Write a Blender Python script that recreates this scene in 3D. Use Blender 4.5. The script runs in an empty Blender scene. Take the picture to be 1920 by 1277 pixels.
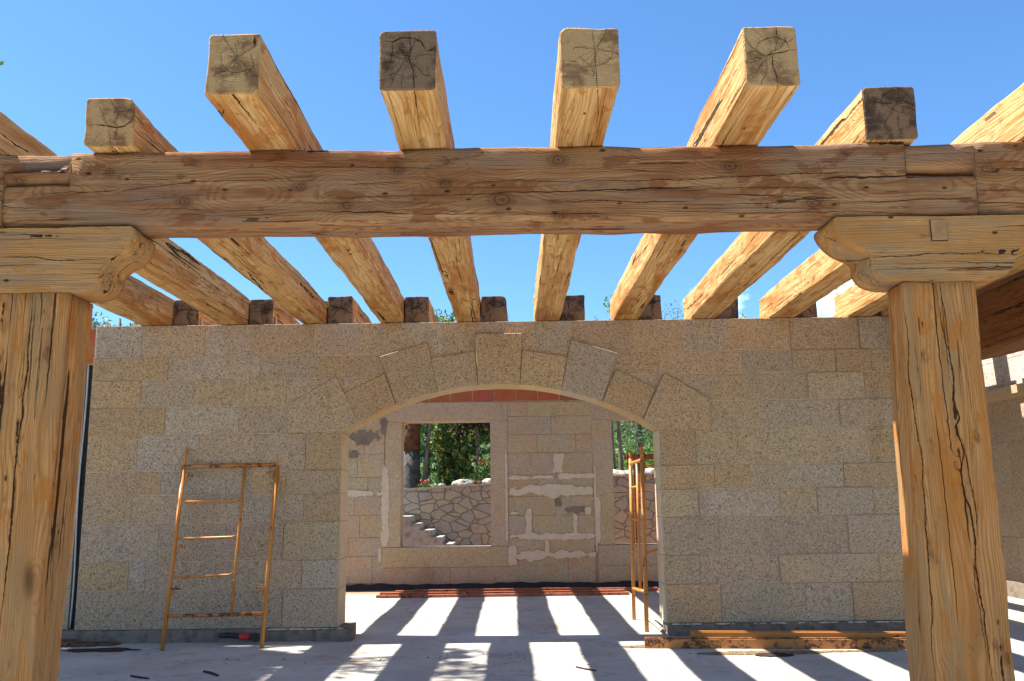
import bpy, bmesh, math, random
from mathutils import Vector, Matrix, noise
C = bpy.context.scene.collection
SC = bpy.context.scene
R = math.radians
# ------------------------------------------------------------------ camera
F = 1650.0; PITCH = 10.14; ROLL = 0.72; EYE = 1.45
cam = bpy.data.objects.new('camera', bpy.data.cameras.new('camera')); C.objects.link(cam)
cam.data.sensor_width = 36; cam.data.lens = F/1920*36
cam.data.clip_start = 0.05; cam.data.clip_end = 5000
MC = Matrix.Rotation(R(90+PITCH), 3, 'X') @ Matrix.Rotation(R(-ROLL), 3, 'Z')
cam.matrix_world = Matrix.Translation((0, 0, EYE)) @ MC.to_4x4()
SC.camera = cam
# ------------------------------------------------------------------ light
SUN = Vector((-.614, .088, 1)).normalized()
world = bpy.data.worlds.new('World'); SC.world = world; world.use_nodes = True
sun = bpy.data.objects.new('sun', bpy.data.lights.new('sun', 'SUN')); C.objects.link(sun)
sun.data.energy = 5.0; sun.data.angle = R(0.53); sun.data.color = (1, .95, .87)
sun.rotation_euler = SUN.to_track_quat('Z', 'Y').to_euler()
SKY = 0.07
SC.view_settings.view_transform = 'Standard'; SC.view_settings.look = 'None'
SC.view_settings.exposure = 1.46; SC.view_settings.gamma = 1

# ------------------------------------------------------------------ measuring on real planes of the building
def ray(px, py): return MC @ Vector(((px-960)/F, (638.5-py)/F, -1))
def onY(px, py, Y):
    d = ray(px, py); return Vector((0, 0, EYE)) + d*(Y/d.y)
def onZ(px, py, z=0.):
    d = ray(px, py); return Vector((0, 0, EYE)) + d*((z-EYE)/d.z)
def onP(px, py, p, n):
    d = ray(px, py); o = Vector((0, 0, EYE)); return o + d*((p-o).dot(n)/d.dot(n))
YB = 4.685      # front face of the long beam
YW = 9.65       # front face of the arch wall
YR = 14.8       # front face of the rear wall
ZR = 3.40       # top of walls and beam, where the rafters lie

# ------------------------------------------------------------------ node helper
class NT:
    def __init__(s, tree): s.t = tree; tree.nodes.clear()
    def n(s, typ, props=None, **ins):
        nd = s.t.nodes.new(typ)
        for k, v in (props or {}).items(): setattr(nd, k, v)
        for k, v in ins.items():
            key = int(k[1:]) if k[0] == 'i' and k[1:].isdigit() else k.replace('_', ' ')
            if v is None: continue
            if isinstance(v, bpy.types.NodeSocket): s.t.links.new(v, nd.inputs[key])
            else: nd.inputs[key].default_value = v
        return nd
    def m(s, op, a, b=None, c=None, clamp=False):
        return s.n('ShaderNodeMath', {'operation': op, 'use_clamp': clamp}, i0=a, i1=b, i2=c).outputs[0]
    def v(s, op, a, b=None, **k):
        nd = s.n('ShaderNodeVectorMath', {'operation': op}, i0=a, i1=b, **k)
        return nd.outputs['Value'] if op in ('LENGTH', 'DOT_PRODUCT', 'DISTANCE') else nd.outputs[0]
    def noise(s, vec, scale=1., detail=2., rough=.5, dist=0.):
        return s.n('ShaderNodeTexNoise', Vector=vec, Scale=scale, Detail=detail, Roughness=rough, Distortion=dist)
    def ss(s, x, a, b, lo=0., hi=1.):
        return s.n('ShaderNodeMapRange', {'interpolation_type': 'SMOOTHSTEP'}, Value=x, From_Min=a, From_Max=b, To_Min=lo, To_Max=hi).outputs[0]
    def mix(s, f, a, b, mode='MIX'):
        nd = s.t.nodes.new('ShaderNodeMix'); nd.data_type = 'RGBA'; nd.blend_type = mode
        for i, v in ((0, f), (6, a), (7, b)):
            if isinstance(v, bpy.types.NodeSocket): s.t.links.new(v, nd.inputs[i])
            else: nd.inputs[i].default_value = (*v, 1) if isinstance(v, tuple) and len(v) == 3 else v
        return nd.outputs[2]
    def sep(s, v): return s.n('ShaderNodeSeparateXYZ', Vector=v).outputs
    def comb(s, x, y, z): return s.n('ShaderNodeCombineXYZ', X=x, Y=y, Z=z).outputs[0]
    def bump(s, h, dist=.01, strength=1., normal=None):
        return s.n('ShaderNodeBump', Height=h, Distance=dist, Strength=strength, Normal=normal).outputs[0]
    def out(s, col, rough=.8, normal=None, spec=.3, **k):
        b = s.n('ShaderNodeBsdfPrincipled', Base_Color=col if isinstance(col, bpy.types.NodeSocket) else (*col, 1), Roughness=rough, Normal=normal, **k)
        b.inputs['Specular IOR Level'].default_value = spec
        s.n('ShaderNodeOutputMaterial', Surface=b.outputs[0]); return b
def mat(name):
    m = bpy.data.materials.new(name); m.use_nodes = True; return m, NT(m.node_tree)
def coords(t, rnd=True):
    P = t.n('ShaderNodeTexCoord').outputs['Object']
    if rnd:
        r = t.n('ShaderNodeObjectInfo').outputs['Random']
        P = t.v('ADD', P, t.comb(0., t.m('MULTIPLY', r, 61.), 0.))
    return P

# sky with a few small clouds low over the right side of the wall
w = NT(world.node_tree)
sk = w.n('ShaderNodeTexSky', {'sky_type': 'NISHITA', 'sun_disc': False, 'sun_elevation': math.asin(SUN.z),
         'sun_rotation': math.atan2(SUN.x, SUN.y), 'air_density': 1.0, 'dust_density': 0.25, 'ozone_density': 2.2, 'altitude': 300})
D = w.v('NORMALIZE', w.n('ShaderNodeTexCoord').outputs['Generated'])
nz = w.noise(w.v('MULTIPLY', D, (1, 1, 2.0)), 17, 6, .58).outputs[0]
def near(px, py, a):
    c = ray(px, py).normalized()
    return w.ss(w.v('DISTANCE', D, tuple(c)), a, a*.2)
msk = w.m('MAXIMUM', near(1345, 560, .055), w.m('MAXIMUM', near(1570, 560, .085), near(1700, 590, .10)))
cl = w.ss(w.m('ADD', nz, w.m('MULTIPLY', msk, .42)), 0.68, .95)
cl = w.m('MULTIPLY', cl, w.ss(msk, .0, .15))
skc = w.mix(cl, sk.outputs[0], (9.5, 9.5, 9.6))
skc = w.mix(1., skc, (.69, 1.03, 1.30), 'MULTIPLY')
w.n('ShaderNodeOutputWorld', Surface=w.n('ShaderNodeBackground', Color=skc, Strength=SKY).outputs[0])

# ------------------------------------------------------------------ materials
def wood(name, light, mid, dark, stain, stain_amt=.5, grey=None, ringd=.5, knots=None):
    m, t = mat(name); P = coords(t)
    low = t.noise(t.v('MULTIPLY', P, (5, .8, 5)), 1., 4, .6).outputs[0]
    wob = t.v('SUBTRACT', t.noise(t.v('MULTIPLY', P, (3, .9, 3)), 1., 2).outputs['Color'], (.5, .5, .5))
    kn = t.n('ShaderNodeTexVoronoi', Vector=t.v('ADD', t.v('MULTIPLY', P, (4.2, 1.7, 4.2)), t.v('SCALE', wob, None, Scale=.4)), Scale=1.)
    kd = kn.outputs['Distance']; kc = t.sep(kn.outputs['Color'])
    kon = t.ss(kc[1], .45, .5)
    KP = None
    knot = t.m('MULTIPLY', t.ss(kd, t.m('ADD', .11, t.m('MULTIPLY', kc[0], .10)), .03), kon)
    halo = t.m('MULTIPLY', t.ss(kd, .42, .08), kon)
    if knots:
        O = t.v('ADD', t.n('ShaderNodeTexCoord').outputs['Object'], t.v('MULTIPLY', t.v('SUBTRACT', t.noise(P, 16., 3).outputs['Color'], (.5, .5, .5)), (.02, .05, .03)))
        kd = 9.
        for (kx, ky, kz, kr) in knots:
            d_ = t.m('MULTIPLY', t.v('LENGTH', t.v('MULTIPLY', t.v('SUBTRACT', O, (kx, ky, kz)), (.5, .7, 1.))), 1./kr)
            kd = t.m('MINIMUM', kd, d_)
        core = t.ss(kd, 1.05, .55); rings_ = t.ss(t.m('SINE', t.m('MULTIPLY', kd, 17.)), -.2, .8)
        knot = t.m('MULTIPLY', core, t.m('ADD', .45, t.m('MULTIPLY', rings_, .5))); halo = t.ss(kd, 2.6, .9)
        kd = t.m('MULTIPLY', kd, .085); kon = 1.
    S = t.v('ADD', P, t.v('MULTIPLY', wob, (.10, 0, .10)))
    x, y, z = t.sep(S)
    r = t.v('LENGTH', t.comb(t.m('SUBTRACT', x, .035), 0., t.m('ADD', z, .03)))
    r = t.m('ADD', r, t.m('MULTIPLY', t.ss(kd, .42, .02), t.m('MULTIPLY', kon, .045)))
    rw_ = t.noise(t.v('MULTIPLY', P, (6, .5, 6)), 1., 2).outputs[0]
    ring = t.m('SINE', t.m('MULTIPLY', r, t.m('ADD', 430., t.m('MULTIPLY', rw_, 260.))))
    ring = t.ss(ring, -.3, 1.)
    fib = t.noise(t.v('MULTIPLY', P, (95, 1.8, 95)), 1., 4, .65).outputs[0]
    fib2 = t.noise(t.v('MULTIPLY', P, (28, 1.0, 28)), 1., 4, .6).outputs[0]
    g = t.m('ADD', t.m('MULTIPLY', ring, ringd), t.m('ADD', t.m('MULTIPLY', t.m('SUBTRACT', fib, .35), 1.5), t.m('MULTIPLY', t.m('SUBTRACT', fib2, .44), 2.6)))
    col = t.mix(t.m('MULTIPLY', g, .85, clamp=True), light, mid)
    lt = t.noise(t.v('ADD', t.v('MULTIPLY', P, (16, 1.3, 16)), (5, 5, 5)), 1., 5, .65).outputs[0]
    col = t.mix(t.ss(lt, .56, .70, 0, .55), col, tuple(min(.85, c*1.25+.03) for c in light))
    col = t.mix(t.m('MULTIPLY', t.ss(low, .47, .66), stain_amt), col, stain)
    if grey:
        g2 = t.noise(t.v('MULTIPLY', P, (6, .7, 6)), 1.3, 5, .65).outputs[0]
        col = t.mix(t.ss(g2, .46, .62, 0, .8), col, grey)
    sp = t.noise(t.v('MULTIPLY', P, (9, 3.2, 9)), 1., 6, .6).outputs[0]
    col = t.mix(t.ss(sp, .575, .60, 0, stain_amt*.85), col, stain)
    sm = t.noise(t.v('MULTIPLY', P, (11, 4, 11)), 1., 6, .68).outputs[0]
    col = t.mix(t.ss(sm, .57, .74, 0, .75), col, dark)
    pk = t.n('ShaderNodeTexVoronoi', Vector=t.v('MULTIPLY', P, (13, 6, 13)), Scale=1.)
    peck = t.m('MULTIPLY', t.ss(pk.outputs['Distance'], .13, .05), t.ss(t.sep(pk.outputs['Color'])[0], .76, .80))
    def iso(sc, off, wd, lo):
        q = t.v('ADD', t.v('MULTIPLY', P, sc), off)
        q = t.v('ADD', q, t.v('SCALE', t.v('SUBTRACT', t.noise(P, 14., 3).outputs['Color'], (.5, .5, .5)), None, Scale=.10))
        a = t.m('ABSOLUTE', t.m('SUBTRACT', t.noise(q, 1., 1, .5).outputs[0], .5))
        mk = t.noise(t.v('ADD', t.v('MULTIPLY', P, (6, .9, 6)), off), 1., 2).outputs[0]
        wv = t.m('MULTIPLY', t.ss(mk, lo, lo+.16), wd)
        return t.m('MULTIPLY', t.ss(t.m('SUBTRACT', a, wv), .0012, -.002), t.ss(mk, lo, lo+.02))
    ck = t.m('MAXIMUM', iso((8, .16, 8), (3, 3, 3), .012, .46), t.m('MULTIPLY', iso((21, .35, 21), (9, 1, 5), .012, .50), .75))
    col = t.mix(t.m('MULTIPLY', halo, .35), col, mid)
    col = t.mix(t.m('MULTIPLY', knot, .75), col, dark)
    col = t.mix(t.m('MULTIPLY', peck, .85), col, (.03, .016, .008))
    col = t.mix(t.m('MULTIPLY', ck, .92), col, (.022, .011, .006))
    h = t.m('SUBTRACT', t.m('ADD', t.m('MULTIPLY', ring, -.12), t.m('MULTIPLY', fib, .6)), t.m('ADD', t.m('MULTIPLY', ck, 2.5), peck))
    h = t.m('ADD', h, t.m('ADD', t.m('MULTIPLY', sm, .9), t.m('MULTIPLY', fib2, .8)))
    t.out(col, .88, t.bump(h, .009, 1.), .1)
    return m
def wood_end(name, a, b, dark):
    m, t = mat(name); P = coords(t); x, y, z = t.sep(t.n('ShaderNodeTexCoord').outputs['Object'])
    rr = t.n('ShaderNodeObjectInfo').outputs['Random']
    off = t.m('MULTIPLY', t.m('SUBTRACT', rr, .5), .09)
    x = t.m('SUBTRACT', x, off); z = t.m('SUBTRACT', z, t.m('ADD', .02, off))
    nn = t.v('SUBTRACT', t.noise(P, 11., 3).outputs['Color'], (.5, .5, .5)); nx, ny, nzz = t.sep(nn)
    r = t.m('ADD', t.v('LENGTH', t.comb(x, 0., z)), t.m('MULTIPLY', nx, .02))
    ring = t.ss(t.m('SINE', t.m('MULTIPLY', r, 2*math.pi/.0125)), -.5, 1)
    ang = t.m('ADD', t.m('ADD', t.m('ARCTAN2', z, x), t.m('MULTIPLY', nzz, .9)), t.m('MULTIPLY', rr, 40.))
    st0 = t.noise(P, 9., 3, .6).outputs[0]
    def rad(sc, wd, edge):
        vo = t.n('ShaderNodeTexVoronoi', {'voronoi_dimensions': '1D', 'feature': 'DISTANCE_TO_EDGE'}, W=ang, Scale=sc)
        d = t.m('ADD', t.m('MULTIPLY', vo.outputs['Distance'], t.m('MAXIMUM', r, .015)), t.m('MULTIPLY', t.m('SUBTRACT', st0, .5), .008))
        return t.m('MULTIPLY', t.ss(d, wd, wd*.3), t.ss(r, edge, edge*.8))
    ck = t.m('MAXIMUM', rad(.6, .0032, .16), t.m('MULTIPLY', rad(1.9, .0017, .11), .85))
    # ring shake
    sh = t.m('MULTIPLY', t.ss(t.m('ABSOLUTE', t.m('SUBTRACT', r, t.m('ADD', .06, t.m('MULTIPLY', rr, .03)))), .003, .001), t.ss(t.m('SINE', t.m('ADD', ang, 1.)), .0, .3))
    sh = t.m('MULTIPLY', sh, t.ss(rr, .35, .4))
    ck = t.m('MAXIMUM', ck, sh)
    fib = t.noise(t.v('MULTIPLY', P, (60, 60, 14)), 1., 4, .65).outputs[0]
    st = t.noise(P, 7., 4, .6).outputs[0]
    col = t.mix(t.m('ADD', t.m('MULTIPLY', ring, .2), t.m('MULTIPLY', fib, .8)), a, b)
    col = t.mix(t.ss(st, .46, .64, 0, .85), col, dark)
    col = t.mix(t.m('MULTIPLY', ck, t.m('MULTIPLY', .93, t.ss(t.sep(t.n('ShaderNodeObjectInfo').outputs['Location'])[1], 9., 9.1, .25, 1.))), col, (.018, .01, .006))
    sw = t.noise(t.v('MULTIPLY', P, (14, 1, 70)), 1., 4, .6).outputs[0]
    col = t.mix(t.ss(sw, .55, .7, 0, .4), col, tuple(min(.8, c*1.3) for c in a))
    t.out(col, .85, t.bump(t.m('SUBTRACT', t.m('ADD', t.m('MULTIPLY', fib, .6), t.m('MULTIPLY', ring, -.2)), t.m('MULTIPLY', ck, 2.5)), .006, .8), .2)
    return m
W_RAFT = wood('wood_rafter', (.65, .42, .19), (.42, .205, .06), (.16, .065, .025), (.38, .135, .03), .75)
BEAM_C = ((.40, .22, .105), (.19, .085, .034), (.065, .027, .014), (.19, .068, .028), .85, (.24, .15, .095))
W_POST = wood('wood_post', (.50, .25, .09), (.33, .14, .042), (.09, .04, .016), (.40, .14, .025), .75, (.31, .18, .08), .7)
W_CORB = wood('wood_corbel', (.48, .255, .098), (.34, .165, .058), (.12, .055, .025), (.36, .16, .045), .6, (.29, .195, .11))
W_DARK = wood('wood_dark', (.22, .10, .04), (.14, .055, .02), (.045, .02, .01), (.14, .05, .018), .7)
W_END = wood_end('wood_end', (.53, .32, .14), (.34, .18, .075), (.17, .08, .035))
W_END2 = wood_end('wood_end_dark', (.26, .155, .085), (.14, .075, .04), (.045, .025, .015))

def granite(name, speck=1., use_tint=True, base=(.42, .32, .22), bumpd=.006, scale=66., sc_rough=.9):
    m, t = mat(name); P = t.n('ShaderNodeTexCoord').outputs['Object']
    tint = t.n('ShaderNodeAttribute', {'attribute_name': 'tint'}).outputs['Color'] if use_tint else None
    col = tint if use_tint else t.n('ShaderNodeRGB').outputs[0]
    if not use_tint: col.node.outputs[0].default_value = (*base, 1)
    lo = t.noise(P, 1.7, 5, .6).outputs[0]
    lo2 = t.noise(t.v('ADD', P, (7, 3, 5)), 3.1, 4, .6).outputs[0]
    col = t.mix(t.ss(lo, .42, .7, 0, .40), col, (.50, .30, .125))
    col = t.mix(t.ss(lo2, .46, .72, 0, .45), col, (.40, .315, .235))
    s1 = t.noise(P, scale, 3, .65, 1.2).outputs[0]
    s2 = t.noise(t.v('ADD', P, (3, 7, 1)), scale*1.9, 2, .6).outputs[0]
    d = t.ss(s1, .53, .40, 0, .86*speck)
    col = t.mix(d, col, (.11, .068, .038))
    col = t.mix(t.ss(s2, .52, .66, 0, .6*speck), col, (.66, .56, .43))
    st = t.noise(t.v('MULTIPLY', P, (1.2, 1.2, .5)), 2.4, 5, .65).outputs[0]
    col = t.mix(t.ss(st, .58, .74, 0, .40), col, (.20, .13, .09))
    h = t.m('ADD', t.m('MULTIPLY', s1, 1.), t.m('MULTIPLY', s2, .35))
    t.out(col, sc_rough, t.bump(h, bumpd, .9), .2)
    return m
G_ROUGH = granite('granite_bush_hammered')
G_SAWN = granite('granite_sawn', .35, True, bumpd=.002)
G_REAR = granite('granite_rear', .55, True, bumpd=.003, scale=48)
G_FOREIGN = granite('granite_pale', .5, False, (.50, .43, .36), .003)
def simple(name, col, rough=.8, n_sc=8., n_amt=.3, dark=None, bump=.003, spec=.3, metal=0., rnd=False, bs=None):
    m, t = mat(name); P = coords(t, rnd)
    n = t.noise(P, n_sc, 6, .62).outputs[0]
    c2 = dark or tuple(c*.45 for c in col)
    c = t.mix(t.ss(n, .42, .68, 0, n_amt*2), col, c2)
    t.out(c, rough, t.bump(t.noise(P, bs or n_sc*6, 4, .6).outputs[0], bump, .8), spec, Metallic=metal)
    return m
MORTAR = simple('mortar', (.60, .47, .33), .9, 5, .25, bump=.004)
def concrete():
    m, t = mat('concrete_floor'); P = t.n('ShaderNodeTexCoord').outputs['Object']
    a = t.noise(P, .9, 6, .62).outputs[0]; b = t.noise(P, 5., 6, .65).outputs[0]; c = t.noise(P, 60., 4, .6).outputs[0]
    col = t.mix(t.ss(a, .35, .65), (.455, .435, .375), (.36, .34, .295))
    col = t.mix(t.ss(b, .54, .68, 0, .55), col, (.30, .28, .255))
    tr_ = t.noise(t.v('MULTIPLY', P, (1.2, 9, 1)), 1., 5, .65).outputs[0]
    col = t.mix(t.ss(tr_, .56, .70, 0, .4), col, (.55, .52, .48))
    e = t.noise(t.v('ADD', P, (5, 9, 1)), 1.6, 7, .68).outputs[0]
    col = t.mix(t.ss(e, .56, .68, 0, .6), col, (.36, .255, .17))
    g_ = t.noise(t.v('ADD', P, (1, 2, 8)), 3.2, 7, .7).outputs[0]
    col = t.mix(t.ss(g_, .57, .66, 0, .5), col, (.24, .22, .20))
    cr_ = t.m('MULTIPLY', t.ss(t.m('ABSOLUTE', t.m('SUBTRACT', t.noise(t.v('ADD', P, (11, 4, 8)), .55, 6, .62).outputs[0], .5)), .0025, .001), t.ss(a, .45, .5))
    col = t.mix(t.m('MULTIPLY', cr_, .7), col, (.12, .10, .085))
    v = t.n('ShaderNodeTexVoronoi', Vector=P, Scale=5.5)
    sp = t.m('MULTIPLY', t.ss(v.outputs['Distance'], .055, .03), t.ss(t.sep(v.outputs['Color'])[0], .72, .76))
    col = t.mix(t.m('MULTIPLY', sp, .8), col, (.08, .05, .035))
    col = t.mix(t.ss(c, .55, .75, 0, .3), col, (.25, .24, .23))
    yy = t.sep(P)[1]
    dirt = t.m('MULTIPLY', t.ss(t.m('ADD', yy, t.m('MULTIPLY', b, 1.6)), 14.4, 15.2), .75)
    col = t.mix(dirt, col, (.30, .15, .075))
    h = t.m('ADD', t.m('MULTIPLY', a, 1.5), t.m('ADD', t.m('MULTIPLY', b, .5), t.m('MULTIPLY', c, .15)))
    t.out(col, .85, t.bump(h, .012, .7), .25)
    return m
CONC = concrete()
FOOT = simple('footing_concrete', (.25, .19, .14), .95, 9, .35, (.11, .085, .065), .03)
BITU = simple('bitumen', (.018, .018, .02), .55, 12, .2, (.05, .045, .04), .012)
BRICK_T = None
def brickmat():
    m, t = mat('hollow_brick'); P = coords(t, False)
    n = t.noise(P, 6, 5, .6).outputs[0]
    tint = t.n('ShaderNodeAttribute', {'attribute_name': 'tint'}).outputs['Color']
    col = t.mix(t.ss(n, .4, .7, 0, .5), tint, (.26, .07, .03))
    line = t.ss(t.m('SINE', t.m('MULTIPLY', t.sep(P)[2], 220)), .2, 1)
    t.out(col, .85, t.bump(line, .002, .6), .2); return m
BRICK = brickmat()
PLAST = simple('mortar_smear', (.56, .485, .395), .9, 9, .3, (.46, .39, .31), .012)
PLASTD = simple('mortar_smear_dark', (.20, .165, .14), .9, 6, .3, (.12, .1, .09), .008)
def rust_paint(name, c, rust, amt):
    m, t = mat(name); P = coords(t)
    n = t.noise(P, 9, 7, .7).outputs[0]; n2 = t.noise(P, 40, 4, .6).outputs[0]
    k = t.ss(t.m('ADD', t.m('MULTIPLY', n, .75), t.m('MULTIPLY', n2, .25)), amt, amt+.05)
    col = t.mix(k, c, t.mix(n2, rust, (.06, .025, .015)))
    n3 = t.noise(t.v('ADD', P, (4, 4, 4)), 14, 5, .6).outputs[0]
    col = t.mix(t.ss(n3, .68, .72, 0, .7), col, (.5, .42, .34))
    rg = t.m('ADD', t.m('MULTIPLY', k, .4), .42)
    t.out(col, rg, t.bump(t.m('ADD', k, n2), .0015, .6), .45); return m
ORANGE = rust_paint('orange_paint', (.50, .19, .032), (.22, .07, .025), .585)
ORANGE2 = rust_paint('orange_paint_worn', (.44, .165, .035), (.20, .06, .02), .50)
RUST = rust_paint('rusty_steel', (.30, .085, .04), (.13, .04, .022), .52)
ZINC = simple('galvanised', (.45, .47, .5), .45, 30, .3, metal=.6)
def polystone():
    m, t = mat('polygonal_masonry'); P = t.n('ShaderNodeTexCoord').outputs['Object']
    x, y, z = t.sep(P)
    wv = t.v('SUBTRACT', t.noise(P, 2.2, 2).outputs['Color'], (.5, .5, .5))
    Q = t.v('ADD', t.comb(t.m('MULTIPLY', x, .85), 0., t.m('MULTIPLY', z, 1.35)), t.v('SCALE', wv, None, Scale=.16))
    e = t.n('ShaderNodeTexVoronoi', {'voronoi_dimensions': '3D', 'feature': 'DISTANCE_TO_EDGE'}, Vector=Q, Scale=4.2, Randomness=1.).outputs['Distance']
    cell = t.n('ShaderNodeTexVoronoi', {'voronoi_dimensions': '3D'}, Vector=Q, Scale=4.2, Randomness=1.).outputs['Color']
    a, b, c = t.sep(cell)
    col = t.mix(a, (.40, .35, .28), (.52, .41, .27))
    col = t.mix(t.ss(b, .6, .9, 0, .8), col, (.38, .35, .30))
    n = t.noise(P, 9, 6, .65).outputs[0]
    col = t.mix(t.ss(n, .45, .7, 0, .6), col, (.36, .24, .13))
    j = t.ss(t.m('ADD', e, t.m('MULTIPLY', t.noise(P, 20, 3).outputs[0], .02)), .017, .011)
    col = t.mix(j, col, (.16, .11, .07))
    h = t.m('ADD', t.ss(e, .0, .045), t.m('MULTIPLY', n, .5))
    t.out(col, .9, t.bump(h, .03, 1.), .2); return m
POLY = polystone()
def leafmat(name, a, b, trans=.35, yellow=None):
    m, t = mat(name); P = t.n('ShaderNodeTexCoord').outputs['Object']
    at = t.n('ShaderNodeAttribute', {'attribute_name': 'tint'}).outputs['Color']
    f = t.sep(at)[0]
    col = t.mix(f, a, b)
    if yellow: col = t.mix(t.ss(t.sep(at)[1], 1-yellow[3]-.02, 1-yellow[3]), col, tuple(yellow[:3]))
    d = t.n('ShaderNodeBsdfPrincipled', Base_Color=col, Roughness=.5)
    tr = t.n('ShaderNodeBsdfTranslucent', Color=col)
    mx = t.n('ShaderNodeMixShader', i0=trans, i1=d.outputs[0], i2=tr.outputs[0])
    t.n('ShaderNodeOutputMaterial', Surface=mx.outputs[0]); return m
L_CON = leafmat('leaf_conifer', (.018, .06, .012), (.06, .15, .03))
L_MAG = leafmat('leaf_magnolia', (.035, .075, .015), (.14, .20, .04), .3, (.55, .45, .08, .16))
L_PUR = leafmat('leaf_purple', (.012, .008, .012), (.05, .03, .035))
L_OLI = leafmat('leaf_olive', (.10, .14, .07), (.25, .30, .18))
L_GRN = leafmat('leaf_green', (.05, .13, .015), (.18, .32, .05))
L_LEM = leafmat('leaf_lemon', (.05, .13, .02), (.20, .30, .05), .4, (.75, .62, .12, .07))
L_RED = leafmat('petal_red', (.35, .01, .02), (.6, .03, .04))
BARK = simple('bark', (.20, .155, .115), .95, 7, .4, (.06, .045, .035), .02)
BARKP = simple('bark_palm', (.12, .105, .09), .95, 5, .4, (.04, .03, .025), .02)
BARKR = simple('bark_palm_fibre', (.17, .065, .03), .95, 9, .4, (.06, .02, .01), .03)
SOIL = simple('soil', (.13, .10, .06), .95, 3, .4, (.05, .04, .025), .03)
GRASS = simple('grass_ground', (.07, .11, .03), .95, 2.5, .4, (.12, .10, .05), .03)
PALE = simple('pale_rock', (.52, .46, .38), .9, 6, .3, (.3, .24, .18), .02)
STEP = simple('step_stone', (.42, .40, .37), .9, 9, .4, (.22, .2, .18), .01)
BLACKP = simple('black_plastic', (.02, .02, .022), .4, 10, .1)
REDP = simple('red_plastic', (.45, .03, .03), .4, 10, .1)
TWIG = simple('twig_bark', (.035, .025, .02), .9, 20, .2)
DIRT = simple('dirt', (.16, .10, .055), .98, 18, .4, (.07, .04, .025), .03)
DIRTD = simple('damp_dirt', (.055, .03, .02), .9, 14, .4, (.03, .018, .012), .03)
STRAW = simple('sawdust', (.33, .22, .11), .98, 25, .4, (.12, .07, .04), .03)

# ------------------------------------------------------------------ object helpers
def link(name, bm, mats, parent=None, smooth=False, loc=None, rot=None, norm=True):
    if norm: bmesh.ops.recalc_face_normals(bm, faces=bm.faces)
    me = bpy.data.meshes.new(name); bm.to_mesh(me); bm.free()
    for m in (mats if isinstance(mats, (list, tuple)) else [mats]): me.materials.append(m)
    if smooth: me.polygons.foreach_set('use_smooth', [True]*len(me.polygons))
    o = bpy.data.objects.new(name, me); C.objects.link(o)
    if parent: o.parent = parent
    if loc is not None: o.location = loc
    if rot is not None: o.rotation_euler = rot
    return o
def tag(o, label=None, cat=None, group=None, kind=None):
    if label: o['label'] = label
    if cat: o['category'] = cat
    if group: o['group'] = group
    if kind: o['kind'] = kind
    return o
def empty(name, loc, label, cat, group=None):
    o = bpy.data.objects.new(name, None); C.objects.link(o); o.location = loc; o.empty_display_size = .1
    return tag(o, label, cat, group)
def box(bm, a, b, mi=0, tint=None):
    vs = [bm.verts.new((x, y, z)) for x in (a[0], b[0]) for y in (a[1], b[1]) for z in (a[2], b[2])]
    lay = bm.loops.layers.float_color.get('tint') if tint else None
    for q in ((0, 1, 3, 2), (4, 6, 7, 5), (0, 4, 5, 1), (2, 3, 7, 6), (0, 2, 6, 4), (1, 5, 7, 3)):
        f = bm.faces.new([vs[i] for i in q]); f.material_index = mi
        if lay:
            for l in f.loops: l[lay] = (*tint, 1)
    return vs
def tube(bm, pts, rad, seg=10, cap=True, mi=0):
    pts = [Vector(p) for p in pts]; rad = rad if isinstance(rad, (list, tuple)) else [rad]*len(pts)
    rings = []
    up = None
    for i, p in enumerate(pts):
        d = (pts[min(i+1, len(pts)-1)]-pts[max(i-1, 0)]).normalized()
        if up is None: up = Vector((0, 0, 1)) if abs(d.z) < .9 else Vector((1, 0, 0))
        a = d.cross(up).normalized(); b = a.cross(d).normalized(); up = b
        rings.append([bm.verts.new(p+(a*math.cos(2*math.pi*k/seg)+b*math.sin(2*math.pi*k/seg))*rad[i]) for k in range(seg)])
    for r0, r1 in zip(rings, rings[1:]):
        for k in range(seg):
            f = bm.faces.new((r0[k], r0[(k+1) % seg], r1[(k+1) % seg], r1[k])); f.material_index = mi; f.smooth = True
    if cap:
        for r in (rings[0], rings[-1]):
            bm.faces.new(r).material_index = mi
def N(x, y, z, s=0): return noise.noise(Vector((x+s*7.13, y+s*3.7, z-s*5.1)))

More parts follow.
